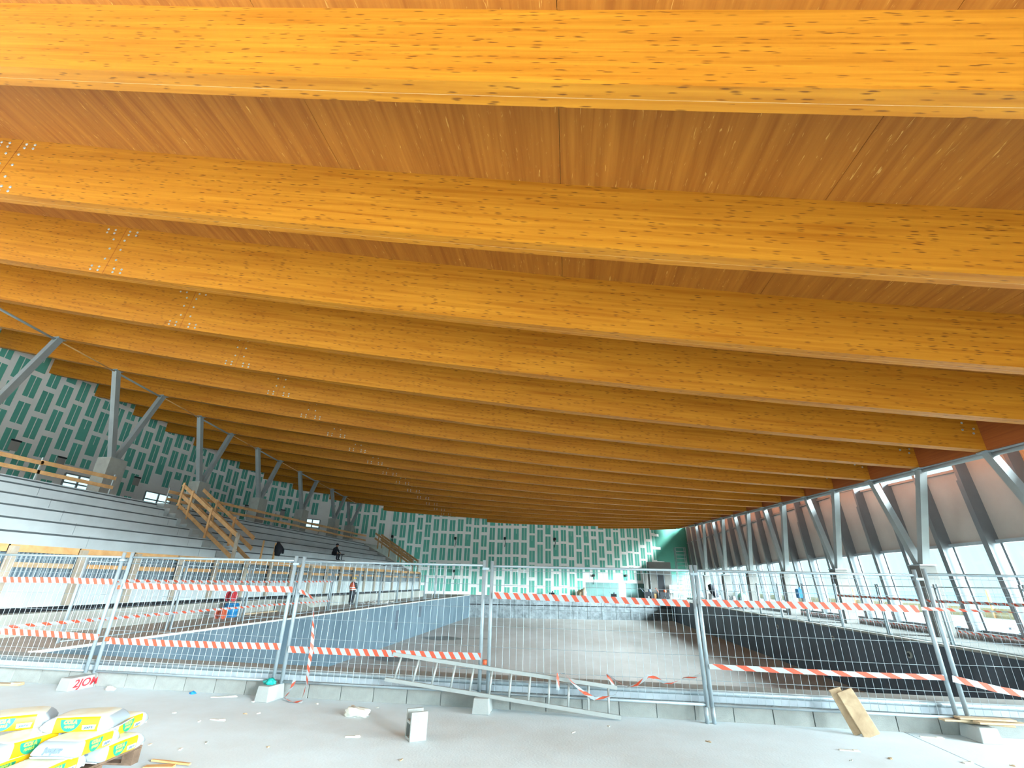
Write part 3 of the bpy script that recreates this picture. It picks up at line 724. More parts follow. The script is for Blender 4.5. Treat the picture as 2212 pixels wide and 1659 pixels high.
# ------------------------------------------------------------------ mesh fences
def fence_proto(name, width, height, wire_dx, wz, mat, post_r, rail_r, wire_r, low=0.03):
    t = thing(name, (0, 0, 0))
    for sx in (-1, 1):
        m = MB(); m.tube([(sx*(width/2-post_r), 0, 0), (sx*(width/2-post_r), 0, height)], post_r, 10); m.build('post', mat, t)
    for z in (low, height-0.09):
        m = MB(); m.tube([(-width/2+post_r, 0, z), (width/2-post_r, 0, z)], rail_r, 8); m.build('rail', mat, t)
    m = MB(); n = int((width-2*post_r)/wire_dx)
    for j in range(1, n+1):
        xx = -width/2+post_r+(width-2*post_r)*j/(n+1); m.tube([(xx, 0.004, low), (xx, 0.004, height-0.1)], wire_r, 4, cap=False, smooth=False)
    for z in wz: m.tube([(-width/2+post_r, 0, z), (width/2-post_r, 0, z)], wire_r*1.15, 4, cap=False, smooth=False)
    o = m.build('wire_mesh', mat, t); o['kind'] = 'stuff'
    for z in (height*0.93,):
        m = MB(); m.box(width/2-0.06, width/2+0.06, -0.045, 0.045, z-0.02, z+0.02); m.build('coupler', mat, t)
    return t
FZ = 0.24
proto = fence_proto('mesh_fence_panel', 3.62, 2.11, 0.122, [1.95, 1.70, 1.32, 1.03, 0.71, 0.36], m_galv, 0.033, 0.021, 0.0031)
FP = [(-10.78, 9.1, FZ, 'mesh fence panel cut by the left edge, ending at the foot with red lettering'),
      (-7.04, 9.1, FZ, 'mesh fence panel between the red-lettered foot and the foot with the teal rag'),
      (-3.32, 9.1, FZ-0.01, 'mesh fence panel with the torn hanging tape, behind the raised end of the ladder'),
      (0.38, 9.1, FZ-0.02, 'mesh fence panel with loose curling tape, behind the low end of the ladder'),
      (4.01, 9.1, FZ-0.02, 'mesh fence panel behind the two leaning boards'),
      (7.72, 9.1, FZ, 'mesh fence panel cut by the right edge, starting at the foot with plank offcuts')]
for n_, (x, y, z, lab) in enumerate(FP):
    o = proto if n_ == 0 else copy_tree(proto)
    o.location = (x, y, z); tag(o, lab, 'fence panel', 'mesh fence panels across the near end of the pool')
# the two posts that reach the floor
for x, lab in ((2.13, 'left'), (2.235, 'right')):
    o = MB().tube([(x, 9.1, 0.0), (x, 9.1, FZ-0.02)], 0.033, 10).build('post_stub', m_galv)
    tag(o, 'short steel post foot under the fence joint right of the ladder, the %s one' % lab, 'post')
ordf = ['nearest', 'second nearest', 'third nearest', 'fourth nearest', 'fifth nearest', 'sixth nearest', 'seventh nearest', 'eighth nearest', 'ninth nearest', 'tenth nearest', 'eleventh nearest']
p2 = fence_proto('deck_fence_panel', 3.2, 1.86, 0.16, [1.6, 1.15, 0.7, 0.25], m_galv, 0.036, 0.015, 0.0018)
for n_ in range(11):
    o = p2 if n_ == 0 else copy_tree(p2)
    o.location = (-11.78, 12.5+3.3*n_, DECK); o.rotation_euler = (0, 0, R(90))
    tag(o, 'mesh fence panel on the deck beside the blue pool wall, %s of its row' % ordf[n_], 'fence panel', 'fence panels along the left deck')
for n_ in range(10):
    o = copy_tree(p2); o.name = 'deck_fence_panel'
    o.location = (12.1, 13.4+3.2*n_, DECK); o.scale = (0.985, 1, 0.96); o.rotation_euler = (0, 0, R(90))
    tag(o, 'mesh fence panel on the deck above the dark pool wall, %s of its row' % ordf[n_], 'fence panel', 'fence panels along the right deck')

# ------------------------------------------------------------------ barrier tapes
def ribbon(name, pts, width, label, period=0.172, twist=None, y=9.03, mode='z', group=None, parent=None):
    P = [Vector((p[0], y if len(p) == 2 else p[1], p[-1])) for p in pts]
    # resample
    Q = []
    for a, b in zip(P[:-1], P[1:]):
        n = max(2, int((b-a).length/0.06)) if (b-a).length < 6 else 60
        for j in range(n): Q.append(a.lerp(b, j/n))
    Q.append(P[-1]); N = len(Q); vs = []; us = []; L = 0.0
    for j, p in enumerate(Q):
        if j: L += (Q[j]-Q[j-1]).length
        d = (Q[min(j+1, N-1)]-Q[max(j-1, 0)]).normalized()
        if mode == 'z': wv = Vector((0, 0, 1)) if abs(d.z) < 0.7 else Vector((1, 0, 0))
        wv = (wv-d*wv.dot(d)).normalized()
        if twist:
            ang = twist*L; nn = d.cross(wv); wv = (wv*math.cos(ang)+nn*math.sin(ang))
        vs += [p+wv*width/2, p-wv*width/2]; us += [(L/period, 1.0), (L/period, 0.0)]
    me = bpy.data.meshes.new(name); org = Vector(Q[N//2])
    fs = [(2*j, 2*j+1, 2*j+3, 2*j+2) for j in range(N-1)]
    me.from_pydata([tuple(v-org) for v in vs], [], fs); me.materials.append(m_tape)
    uvl = me.uv_layers.new(name='UVMap')
    for li, loop in enumerate(me.loops): uvl.data[li].uv = us[loop.vertex_index]
    o = bpy.data.objects.new(name, me); COL.objects.link(o); o.location = org
    tag(o, label, 'barrier tape', group)
    return o
TW = 0.105
G = 'red and white barrier tapes on the fence'
ribbon('barrier_tape', [(-12.4, 1.81), (-11.56, 1.78), (-10.27, 1.80), (-8.98, 1.80)], TW, 'upper red-white tape on the fence panel cut by the left edge', group=G)
ribbon('barrier_tape', [(-8.74, 1.73), (-7.4, 1.74), (-6.24, 1.75), (-5.18, 1.75)], TW, 'upper red-white tape between the lettered foot and the teal-rag foot', group=G)
ribbon('barrier_tape', [(-5.03, 1.74), (-4.89, 1.69), (-4.70, 1.60), (-4.65, 1.25), (-4.59, 0.84), (-4.59, 0.52), (-4.57, 0.24), (-4.62, 0.04)], 0.06, 'torn red-white tape hanging straight down beside the teal-rag foot', twist=2.2, y=9.0, group=G)
ribbon('barrier_tape', [(-4.80, 9.0, 0.33), (-4.84, 9.0, 0.19), (-4.92, 8.98, 0.05), (-4.75, 8.9, 0.015), (-4.55, 8.92, 0.02)], 0.06, 'scrap of red-white tape crumpled on the floor by the teal-rag foot', twist=3.0, group=G)
ribbon('barrier_tape', [(-1.36, 1.75), (-0.23, 1.74), (0.97, 1.73), (2.05, 1.71)], TW, 'upper red-white tape above the ladder in the middle of the fence', group=G)
ribbon('barrier_tape', [(2.23, 1.73), (3.26, 1.73), (4.35, 1.74), (5.65, 1.73)], TW, 'upper red-white tape over the panel with the leaning boards', group=G)
ribbon('barrier_tape', [(5.69, 1.74), (6.16, 1.73), (7.18, 1.72), (8.4, 1.70)], 0.05, 'thin twisted upper tape at the right edge', twist=1.0, group=G)
ribbon('barrier_tape', [(-12.4, 0.865), (-11.07, 0.86), (-9.94, 0.85), (-8.9, 0.83)], TW, 'lower red-white tape on the fence panel cut by the left edge', group=G)
ribbon('barrier_tape', [(-8.66, 0.78), (-7.55, 0.78), (-6.34, 0.79), (-5.2, 0.81)], TW, 'lower red-white tape between the lettered foot and the teal-rag foot', group=G)
ribbon('barrier_tape', [(-5.05, 0.77), (-3.85, 0.77), (-2.66, 0.78), (-1.53, 0.79)], TW, 'lower red-white tape touching the raised end of the ladder', group=G)
ribbon('barrier_tape', [(-0.21, 0.37), (-0.21, 0.60), (-0.09, 0.61), (0.03, 0.48), (0.20, 0.36), (0.37, 0.28), (0.60, 0.31), (0.71, 0.35), (0.74, 0.39)], 0.05, 'loose curl of red-white tape over the ladder rails', twist=3.5, y=8.96, period=0.3, group=G)
ribbon('barrier_tape', [(0.71, 0.43), (0.65, 0.54), (0.59, 0.62), (0.72, 0.54), (0.91, 0.45), (1.07, 0.49), (1.18, 0.56), (1.26, 0.62), (1.37, 0.60), (1.50, 0.54), (1.62, 0.53), (1.73, 0.57), (1.83, 0.62), (1.98, 0.63), (2.09, 0.67)], 0.045, 'wavy sagging red-white tape from the ladder end to the next fence post', twist=3.0, y=9.02, period=0.3, group=G)
ribbon('barrier_tape', [(2.25, 0.79), (3.44, 0.78), (4.54, 0.77), (5.73, 0.78)], 0.075, 'lower red-white tape behind the leaning boards', period=0.36, group=G)
ribbon('barrier_tape', [(5.84, 0.77), (6.16, 0.71), (6.46, 0.65), (6.77, 0.61), (7.4, 0.60)], 0.09, 'lower red-white tape drooping at the right edge', period=0.3, group=G)
G2 = 'barrier tapes on the deck fences'
ribbon('barrier_tape', [(-11.72, 9.6, 0.86), (-11.72, 11.9, 0.87), (-11.72, 18.4, 0.9), (-11.72, 24, 0.88)], 0.07, 'low tape on the left deck fence running back past the blue bucket', period=0.34, group=G2)
ribbon('barrier_tape', [(-11.72, 9.6, 1.77), (-11.72, 18.1, 1.74), (-11.72, 24.0, 1.76)], 0.07, 'high tape on the left deck fence below the timber guardrail', period=0.34, group=G2)
ribbon('barrier_tape', [(12.04, 24.5, 1.73), (12.04, 18.5, 1.70), (12.04, 13, 1.72), (12.04, 11.8, 1.74)], 0.08, 'tape on the right deck fence in front of the piers', period=0.3, group=G2)
ribbon('barrier_tape', [(14.68, 34.9, 0.62), (14.68, 26, 0.60), (14.68, 18.7, 0.63), (14.68, 12, 0.6)], 0.08, 'tape strung along the kerb step under the windows', period=0.3, group=G2)
for (x, z, rad, lab) in ((-8.86, 1.70, 0.045, 'upper'), (-8.76, 0.80, 0.045, 'lower'), (-1.46, 0.70, 0.045, 'middle')):
    o = MB().tube([(x, 9.1, z-0.035), (x, 9.1, z+0.035)], 0.042, 10).build('tape_knot', m_tape if False else m_orange)
    tag(o, 'wrap of orange tape on a fence post, %s' % {'upper': 'the upper by the red-lettered foot', 'lower': 'the lower by the red-lettered foot', 'middle': 'above the plain middle foot'}[lab], 'tape')

# ------------------------------------------------------------------ fence feet
def foot(x, y0, y1, w, h, label, rot=0):
    t = thing('ballast_block', (x, (y0+y1)/2, 0), label, 'ballast block', 'ballast blocks of the mesh fence')
    l = y1-y0; m = MB()
    v = [(-w/2, -l/2, 0), (w/2, -l/2, 0), (w/2, l/2, 0), (-w/2, l/2, 0), (-w*0.42, -l/2+0.02, h), (w*0.42, -l/2+0.02, h), (w*0.42, l/2-0.02, h), (-w*0.42, l/2-0.02, h)]
    m.add(v, [(0,3,2,1),(4,5,6,7),(0,1,5,4),(1,2,6,5),(2,3,7,6),(3,0,4,7)])
    me = m.mesh('foot_block', m_white_conc); o = bpy.data.objects.new('foot_block', me); COL.objects.link(o); o.parent = t
    md = o.modifiers.new('bevel', 'BEVEL'); md.width = 0.012; md.segments = 2
    t.rotation_euler = (0, 0, rot)
    return t
def text_mesh(body, size, mat, shear=0.0):
    c = bpy.data.curves.new('lettering', 'FONT'); c.body = body; c.size = size; c.extrude = 0.0015; c.align_x = 'CENTER'; c.align_y = 'CENTER'; c.shear = shear; c.offset = 0.004
    o = bpy.data.objects.new('lettering_tmp', c); COL.objects.link(o)
    dg = bpy.context.evaluated_depsgraph_get(); me = bpy.data.meshes.new_from_object(o.evaluated_get(dg))
    bpy.data.objects.remove(o); me.materials.clear(); me.materials.append(mat); return me
f1 = foot(-9.0, 8.75, 9.22, 0.27, 0.2, 'white concrete fence foot with red painted lettering on its side', R(-4))
inst('red_lettering', text_mesh('2JOM', 0.2, m_red, 0.3), f1, (0.1285, 0.06, 0.1), (R(84), 0, R(90)), (0.95, 0.85, 1))
foot(-5.22, 8.8, 9.22, 0.27, 0.23, 'white concrete fence foot with a teal rag lying on top', R(-8))
foot(-1.46, 8.82, 9.22, 0.29, 0.22, 'plain white concrete fence foot under the ladder in the middle')
foot(6.0, 8.84, 9.24, 0.3, 0.19, 'white concrete fence foot with plank offcuts on top near the right edge', R(3))
def lump(name, c, r, sz, mat, label, cat, seed=1, n=1.0):
    random.seed(seed); bm = bmesh.new(); bmesh.ops.create_icosphere(bm, subdivisions=3, radius=r)
    ph = [random.uniform(0, 6) for _ in range(6)]
    for v in bm.verts:
        q = 1+0.22*n*math.sin(v.co.x/r*5+ph[0])+0.18*n*math.sin(v.co.y/r*7+ph[1])+0.15*n*math.sin((v.co.z+v.co.x)/r*9+ph[2])
        v.co = Vector((v.co.x*q*sz[0], v.co.y*q*sz[1], max(v.co.z*q*sz[2], -r*sz[2]*0.6)))
    zmin = min(v.co.z for v in bm.verts)
    for v in bm.verts: v.co.z -= zmin
    me = bpy.data.meshes.new(name); bm.to_mesh(me); bm.free(); me.materials.append(mat)
    for p in me.polygons: p.use_smooth = True
    o = bpy.data.objects.new(name, me); COL.objects.link(o); o.location = c; random.seed(99)
    return tag(o, label, cat)
lump('plastic_rag', (-5.24, 8.98, 0.232), 0.09, (1.2, 0.9, 0.6), m_tealrag, 'crumpled teal plastic rag on a fence foot', 'rag', 3)
lump('crumpled_paper', (-3.36, 8.36, 0.0), 0.13, (1.3, 0.8, 0.55), m_paper, 'crumpled white paper lump on the floor left of the hollow block', 'paper', 5)
lump('plastic_scrap', (-6.74, 9.1, 0.0), 0.05, (1.2, 0.8, 0.5), m_blue, 'tiny blue plastic scrap on the floor by the block wall', 'scrap', 8)
lump('crumpled_bag', (-8.35, 9.05, 0.0), 0.06, (1.6, 0.8, 0.6), m_paper, 'small crumpled white bag by the red-lettered foot', 'bag', 11)
# floor litter
LT = [(-6.05, 9.0, 0.42, 20, 'thin white stick on the floor left of the teal-rag foot'), (-5.2, 7.7, 0.24, -5, 'white strip of plastic lying on the open floor'),
      (-2.95, 7.35, 0.2, 12, 'short white stick left of the hollow block'), (3.7, 8.1, 0.25, -5, 'flat pale scrap on the floor below the leaning boards'),
      (5.3, 9.0, 0.3, -8, 'pale wood splinter by the block wall near the right foot'), (5.0, 7.9, 0.12, 10, 'small white chip on the floor near the floor joint')]
for x, y, l, a, lab in LT:
    m = MB(); m.obox((x, y, 0.008), (l, 0.035, 0.014), Matrix.Rotation(R(a), 3, 'Z')); m.obox((x+l*0.3*math.cos(R(a)), y+l*0.3*math.sin(R(a)), 0.018), (l*0.3, 0.03, 0.012), Matrix.Rotation(R(a+18), 3, 'Z'))
    tag(m.build('litter_scrap', m_paper), lab, 'scrap', 'litter on the near floor')
random.seed(21)
for n_ in range(26):
    x, y = random.uniform(-7, 6), random.uniform(6.3, 9.0)
    m = MB(); a = random.uniform(0, 360); m.obox((x, y, 0.005), (random.uniform(.03, .08), random.uniform(.015, .03), 0.01), Matrix.Rotation(R(a), 3, 'Z')); m.obox((x+0.012, y, 0.012), (0.025, 0.014, 0.008), Matrix.Rotation(R(a+35), 3, 'Z'))
    tag(m.build('rubble_chip', random.choice([m_paper, m_plank_d, m_conc2, m_paper])), 'tiny chip of rubble or paper scattered on the near floor', 'rubble', 'rubble chips on the near floor')
# boards on the floor at the left edge
m = MB(); m.obox((-10.55, 8.95, 0.02), (0.85, 0.12, 0.03), Matrix.Rotation(R(6), 3, 'Z')); m.obox((-10.2, 8.98, 0.045), (0.16, 0.09, 0.02), Matrix.Rotation(R(14), 3, 'Z'))
tag(m.build('floor_board', m_plank_d), 'thin board lying on the floor at the left edge', 'board')
lump('yellow_scrap', (-10.85, 9.05, 0.0), 0.07, (1.4, 0.6, 0.5), m_helmet, 'yellow wrapper scrap at the left edge of the floor', 'scrap', 14)

# hollow block standing on end
hb = thing('hollow_block', (-2.11, 7.45, 0), 'grey hollow concrete block standing on end on the open floor', 'block')
A = Matrix.Rotation(R(33), 3, 'Z')
def hbx(name, c, s, mat=m_block): 
    m = MB(); m.obox(Vector((-2.11, 7.45, 0))+A@Vector(c), s, A); return m.build(name, mat, hb, bevel=0.006)
hbx('side_shell', (0, -0.105, 0.165), (0.23, 0.04, 0.33)); hbx('side_shell', (0, 0.105, 0.165), (0.23, 0.04, 0.33))
hbx('web', (0, 0, 0.016), (0.228, 0.17, 0.032)); hbx('web', (0, 0, 0.2), (0.228, 0.17, 0.035)); hbx('core_back', (0.09, 0, 0.11), (0.03, 0.17, 0.16))

# ladder leaning on its edge against the fence
ld = thing('ladder', (-1.2, 9.0, 0.0), 'long aluminium ladder lying on its edge against the fence', 'ladder')
LY0, LY1 = 8.97, 9.03
def lp(pt, y): return (pt[0], y, pt[1])
m = MB(); m.bar(lp((-3.08, 0.77), LY1), lp((0.75, 0.435), LY1), 0.05, 0.055, up=(0, 0, 1)); m.build('side_rail', m_alu, ld)
m = MB(); m.bar(lp((-3.16, 0.40), LY0), lp((0.78, 0.045), LY0-0.02), 0.05, 0.055, up=(0, 0, 1)); m.build('side_rail', m_alu, ld)
tops = [(-2.93, 0.74), (-2.61, 0.71), (-2.28, 0.68), (-1.96, 0.65), (-1.64, 0.62), (-1.32, 0.59), (-0.99, 0.565), (-0.67, 0.535), (-0.35, 0.51), (-0.03, 0.48), (0.29, 0.45), (0.61, 0.425)]
bots = [(-3.0, 0.40), (-2.67, 0.37), (-2.34, 0.34), (-2.01, 0.31), (-1.68, 0.285), (-1.35, 0.25), (-1.02, 0.22), (-0.70, 0.19), (-0.37, 0.165), (-0.05, 0.135), (0.27, 0.105), (0.59, 0.08)]
for a, b in zip(tops, bots):
    m = MB(); m.tube([lp(a, LY1), lp(b, LY0)], 0.018, 8); m.build('rung', m_alu, ld)

# boards leaning on the fence
def board(name, a, b, wdt, th, mat, label, cat, side):
    a, b = Vector(a), Vector(b); m = MB(); m.bar(a, b, wdt, th, up=side)
    o = m.build(name, mat); 
    md = o.modifiers.new('bevel', 'BEVEL'); md.width = 0.006; md.segments = 1
    return tag(o, label, cat)
board('leaning_board', (4.27, 8.92, 0.012), (4.10, 9.05, 0.565), 0.17, 0.035, m_plank_d, 'rear board of the pair leaning on the fence', 'board', (0, 1, 0.2))
board('leaning_board', (4.40, 8.84, 0.012), (4.21, 8.99, 0.555), 0.235, 0.035, m_plank_d, 'front board of the pair leaning on the fence', 'board', (0, 1, 0.2))
# plank offcuts on the right foot
OC = [((5.75, 9.12, 0.215), (6.42, 8.95, 0.215), 0.14, 'lowest of the plank offcuts on the right fence foot'), ((5.5, 9.0, 0.24), (6.0, 9.05, 0.24), 0.12, 'short plank offcut jutting left from the stack on the right fence foot'),
      ((5.9, 8.9, 0.245), (6.62, 9.0, 0.238), 0.12, 'plank offcut jutting right from the stack on the right fence foot'), ((5.72, 9.0, 0.275), (6.5, 9.03, 0.27), 0.13, 'topmost plank offcut on the right fence foot')]
for a, b, wd, lab in OC:
    m = MB(); m.bar(a, b, wd, 0.024); o = m.build('plank_offcut', m_plank_d); md = o.modifiers.new('bevel', 'BEVEL'); md.width = 0.004; md.segments = 1
    tag(o, lab, 'plank', 'plank offcuts on the right fence foot')

# ------------------------------------------------------------------ pallet with bags
pl = thing('pallet', (-5.45, 5.35, 0), 'dark wooden pallet under the stacked bags', 'pallet', rz=R(6))
def pbox(nm, c, s):
    m = MB(); m.obox(c, s); me = m.mesh(nm, m_pallet); o = bpy.data.objects.new(nm, me); COL.objects.link(o); o.parent = pl
for j in range(7): pbox('deck_slat', (-0.53+0.176*j, 0, 0.155), (0.13, 1.24, 0.024))
for y in (-0.55, 0, 0.55):
    pbox('stringer', (0, y, 0.13), (1.2, 0.11, 0.026)); pbox('bottom_slat', (0, y, 0.012), (1.2, 0.11, 0.022))
    for x in (-0.54, 0, 0.54): pbox('spacer_block', (x, y, 0.07), (0.12, 0.11, 0.094))

def bag_material():
    m, t, b = newmat('printed_bag'); N, L = t.nodes.new, t.links.new
    b.inputs['Roughness'].default_value = 0.35
    tcn = N('ShaderNodeTexCoord'); sp = N('ShaderNodeSeparateXYZ'); L(tcn.outputs['Object'], sp.inputs[0])
    def mth(op, a, b_=None):
        n = N('ShaderNodeMath'); n.operation = op
        for i_, v_ in enumerate((a, b_)):
            if v_ is None: continue
            if isinstance(v_, (int, float)): n.inputs[i_].default_value = v_
            else: L(v_, n.inputs[i_])
        return n.outputs[0]
    def band(o, lo, hi): return mth('MULTIPLY', mth('GREATER_THAN', o, lo), mth('LESS_THAN', o, hi))
    X, Yv, Z = sp.outputs[0], sp.outputs[1], sp.outputs[2]
    yel = band(X, -0.20, 0.19)
    nz = N('ShaderNodeTexNoise'); nz.inputs['Scale'].default_value = 9; L(tcn.outputs['Object'], nz.inputs['Vector'])
    # pale top: print fades on the dusty upper side
    topw = band(Z, 0.142, 9)
    dust = mth('MULTIPLY', topw, mth('MULTIPLY_ADD', nz.outputs['Fac'], 0.9))
    mx1 = N('ShaderNodeMix'); mx1.data_type = 'RGBA'; L(yel, mx1.inputs[0]); mx1.inputs[6].default_value = rgb(140, 150, 156); mx1.inputs[7].default_value = rgb(196, 158, 22)
    # grey band with bar marks at one end
    gb = band(X, 0.19, 0.25)
    mx2 = N('ShaderNodeMix'); mx2.data_type = 'RGBA'; L(gb, mx2.inputs[0]); L(mx1.outputs[2], mx2.inputs[6]); mx2.inputs[7].default_value = rgb(170, 184, 200)
    mx3 = N('ShaderNodeMix'); mx3.data_type = 'RGBA'; L(dust, mx3.inputs[0]); L(mx2.outputs[2], mx3.inputs[6]); mx3.inputs[7].default_value = rgb(206, 206, 190)
    L(mx3.outputs[2], b.inputs['Base Color'])
    return m
m_bag = bag_material()
m_emb = pmat('emblem_green', rgb(24, 130, 98), 0.5, var=0.05, scale=5)
m_lime = pmat('emblem_lime', rgb(140, 178, 84), 0.5, var=0.05, scale=5)
m_ink = pmat('ink_grey', rgb(96, 110, 126), 0.6, var=0.05, scale=5)
def bag_mesh():
    m = MB(); nx_, na = 22, 28; vs = []; fs = []
    Lb, Wb, Hb = 0.64, 0.40, 0.155
    for i_ in range(nx_+1):
        u = -1+2*i_/nx_; e = abs(u)**4
        for j in range(na):
            a = 2*math.pi*j/na; ca, sa = math.cos(a), math.sin(a)
            p = 0.36
            yy = math.copysign(abs(ca)**p, ca)*Wb/2*(1-0.04*e); zz = math.copysign(abs(sa)**p, sa)*Hb/2*(1-0.80*abs(u)**7)*(1+0.06*math.sin(3*u+2*ca))
            vs.append((u*Lb/2, yy, zz+Hb/2*(1-0.25*abs(u)**7)))
    for i_ in range(nx_):
        for j in range(na): fs.append((i_*na+j, i_*na+(j+1) % na, (i_+1)*na+(j+1) % na, (i_+1)*na+j))
    m.add(vs, fs, 0, True); m.f.append(tuple(reversed(range(na)))); m.mi.append(0); m.sm.append(False); m.f.append(tuple(nx_*na+j for j in range(na))); m.mi.append(0); m.sm.append(False)
    return m.mesh('bag_body', m_bag)
bag_me = bag_mesh()
def flat(pts, y, mat, nm, th=0.002):
    m = MB(); m.poly([(x_, y, z_) for x_, z_ in pts], (0, th, 0)); return m.mesh(nm, mat)
emb = [(-0.02+0.0, 0.135)]+[(-0.085+0.085*math.cos(a), 0.130+0.108*math.sin(a)) for a in [R(-q) for q in range(0, 181, 15)]]
emb_me = flat([(0.03-0.09+0.09*math.cos(R(-q)), 0.128+0.105*math.sin(R(-q))) for q in range(0, 181, 12)], -0.2045, m_emb, 'green_emblem')
lab_me = flat([(0.055, 0.035), (0.165, 0.035), (0.17, 0.075), (0.05, 0.075)], -0.2045, m_white, 'name_label')
txt_emb = text_mesh('COLA', 0.042, m_lime, 0.1); txt_emb2 = text_mesh('grout', 0.036, m_lime, 0.1); txt_lab = text_mesh('joqur', 0.034, m_ink, 0.2); txt_end = text_mesh('joqurr', 0.062, m_ink, 0.2)
flap_me = MB().poly([(0.305, -0.19, 0.02), (0.305, 0.19, 0.02), (0.375, 0.15, 0.045), (0.375, -0.15, 0.045)], (0, 0, 0.008)).mesh('end_flap', m_white)
def add_bag(loc, rz, tilt, label):
    t = thing('mortar_bag', loc, label, 'bag', 'bags on the pallet', rz=R(rz)); t.rotation_euler = (R(tilt[0]), R(tilt[1]), R(rz))
    b_ = inst('bag_body', bag_me, t, (0, 0, 0))
    ge = inst('green_emblem', emb_me, t, (0, 0, 0)); nl = inst('name_label', lab_me, t, (0, 0, 0))
    inst('lettering', txt_emb, ge, (-0.062, -0.2055, 0.104), (R(90), 0, 0)); inst('lettering', txt_emb2, ge, (-0.062, -0.2055, 0.068), (R(90), 0, 0))
    inst('lettering', txt_lab, nl, (0.11, -0.2055, 0.055), (R(90), 0, 0))
    inst('end_flap', flap_me, t, (0, 0, 0)); inst('end_flap', flap_me, t, (0, 0, 0), (0, 0, R(180)))
    inst('lettering', txt_end, t, (-0.322, 0, 0.09), (R(80), 0, R(-90)))
    return t
B0, BH = 0.168, 0.14
add_bag((-5.02, 5.62, B0), 94, (0, 0), 'printed bag at the right rear corner of the pallet, bottom layer')
add_bag((-5.02, 4.93, B0), 98, (0, 0), 'printed bag at the front right corner of the pallet, bottom layer')
add_bag((-5.50, 5.62, B0), 92, (0, 0), 'bottom-layer bag in the middle rear of the pallet')
add_bag((-5.52, 4.90, B0), 95, (0, 0), 'bottom-layer bag at the left front of the pallet')
add_bag((-4.98, 5.22, B0+BH), 100, (0, 2), 'middle-layer bag with its printed side towards the open floor')
add_bag((-5.22, 5.85, B0+BH), 100, (0, 0), 'middle-layer bag at the rear whose white end sticks out')
add_bag((-5.50, 5.10, B0+BH), 84, (0, 0), 'middle-layer bag whose white lettered end faces the viewer')
add_bag((-5.15, 5.42, B0+2*BH), 22, (0, 0), 'topmost bag with yellow print facing the viewer')
add_bag((-5.86, 5.28, B0+2*BH), 40, (0, 0), 'top-layer bag at the left edge of the picture')
m = MB(); m.obox((-4.55, 5.9, 0.015), (0.3, 0.08, 0.02), Matrix.Rotation(R(15), 3, 'Z')); m.obox((-4.5, 6.0, 0.03), (0.5, 0.03, 0.018), Matrix.Rotation(R(-4), 3, 'Z'))
tag(m.build('wood_splinter', m_plank), 'pale wood splinters on the floor beside the pallet', 'wood')

# ------------------------------------------------------------------ people
def skin_body(verts, edges, radii, root, mat_fn, mats, name, parent, levels=2):
    me = bpy.data.meshes.new(name+'_skeleton'); me.from_pydata(verts, edges, []); o = bpy.data.objects.new(name+'_tmp', me); COL.objects.link(o)
    md = o.modifiers.new('skin', 'SKIN'); md.use_smooth_shade = True
    o.modifiers.new('sub', 'SUBSURF').levels = levels
    sk = me.skin_vertices[0].data if me.skin_vertices else None
    for i_, r_ in enumerate(radii): sk[i_].radius = (r_, r_)
    sk[root].use_root = True
    dg = bpy.context.evaluated_depsgraph_get(); dg.update(); m2 = bpy.data.meshes.new_from_object(o.evaluated_get(dg)); bpy.data.objects.remove(o)
    m2.materials.clear()
    for q in mats: m2.materials.append(q)
    for p in m2.polygons: p.material_index = mat_fn(p.center); p.use_smooth = True
    ob = bpy.data.objects.new(name, m2); COL.objects.link(ob); ob.parent = parent; return ob
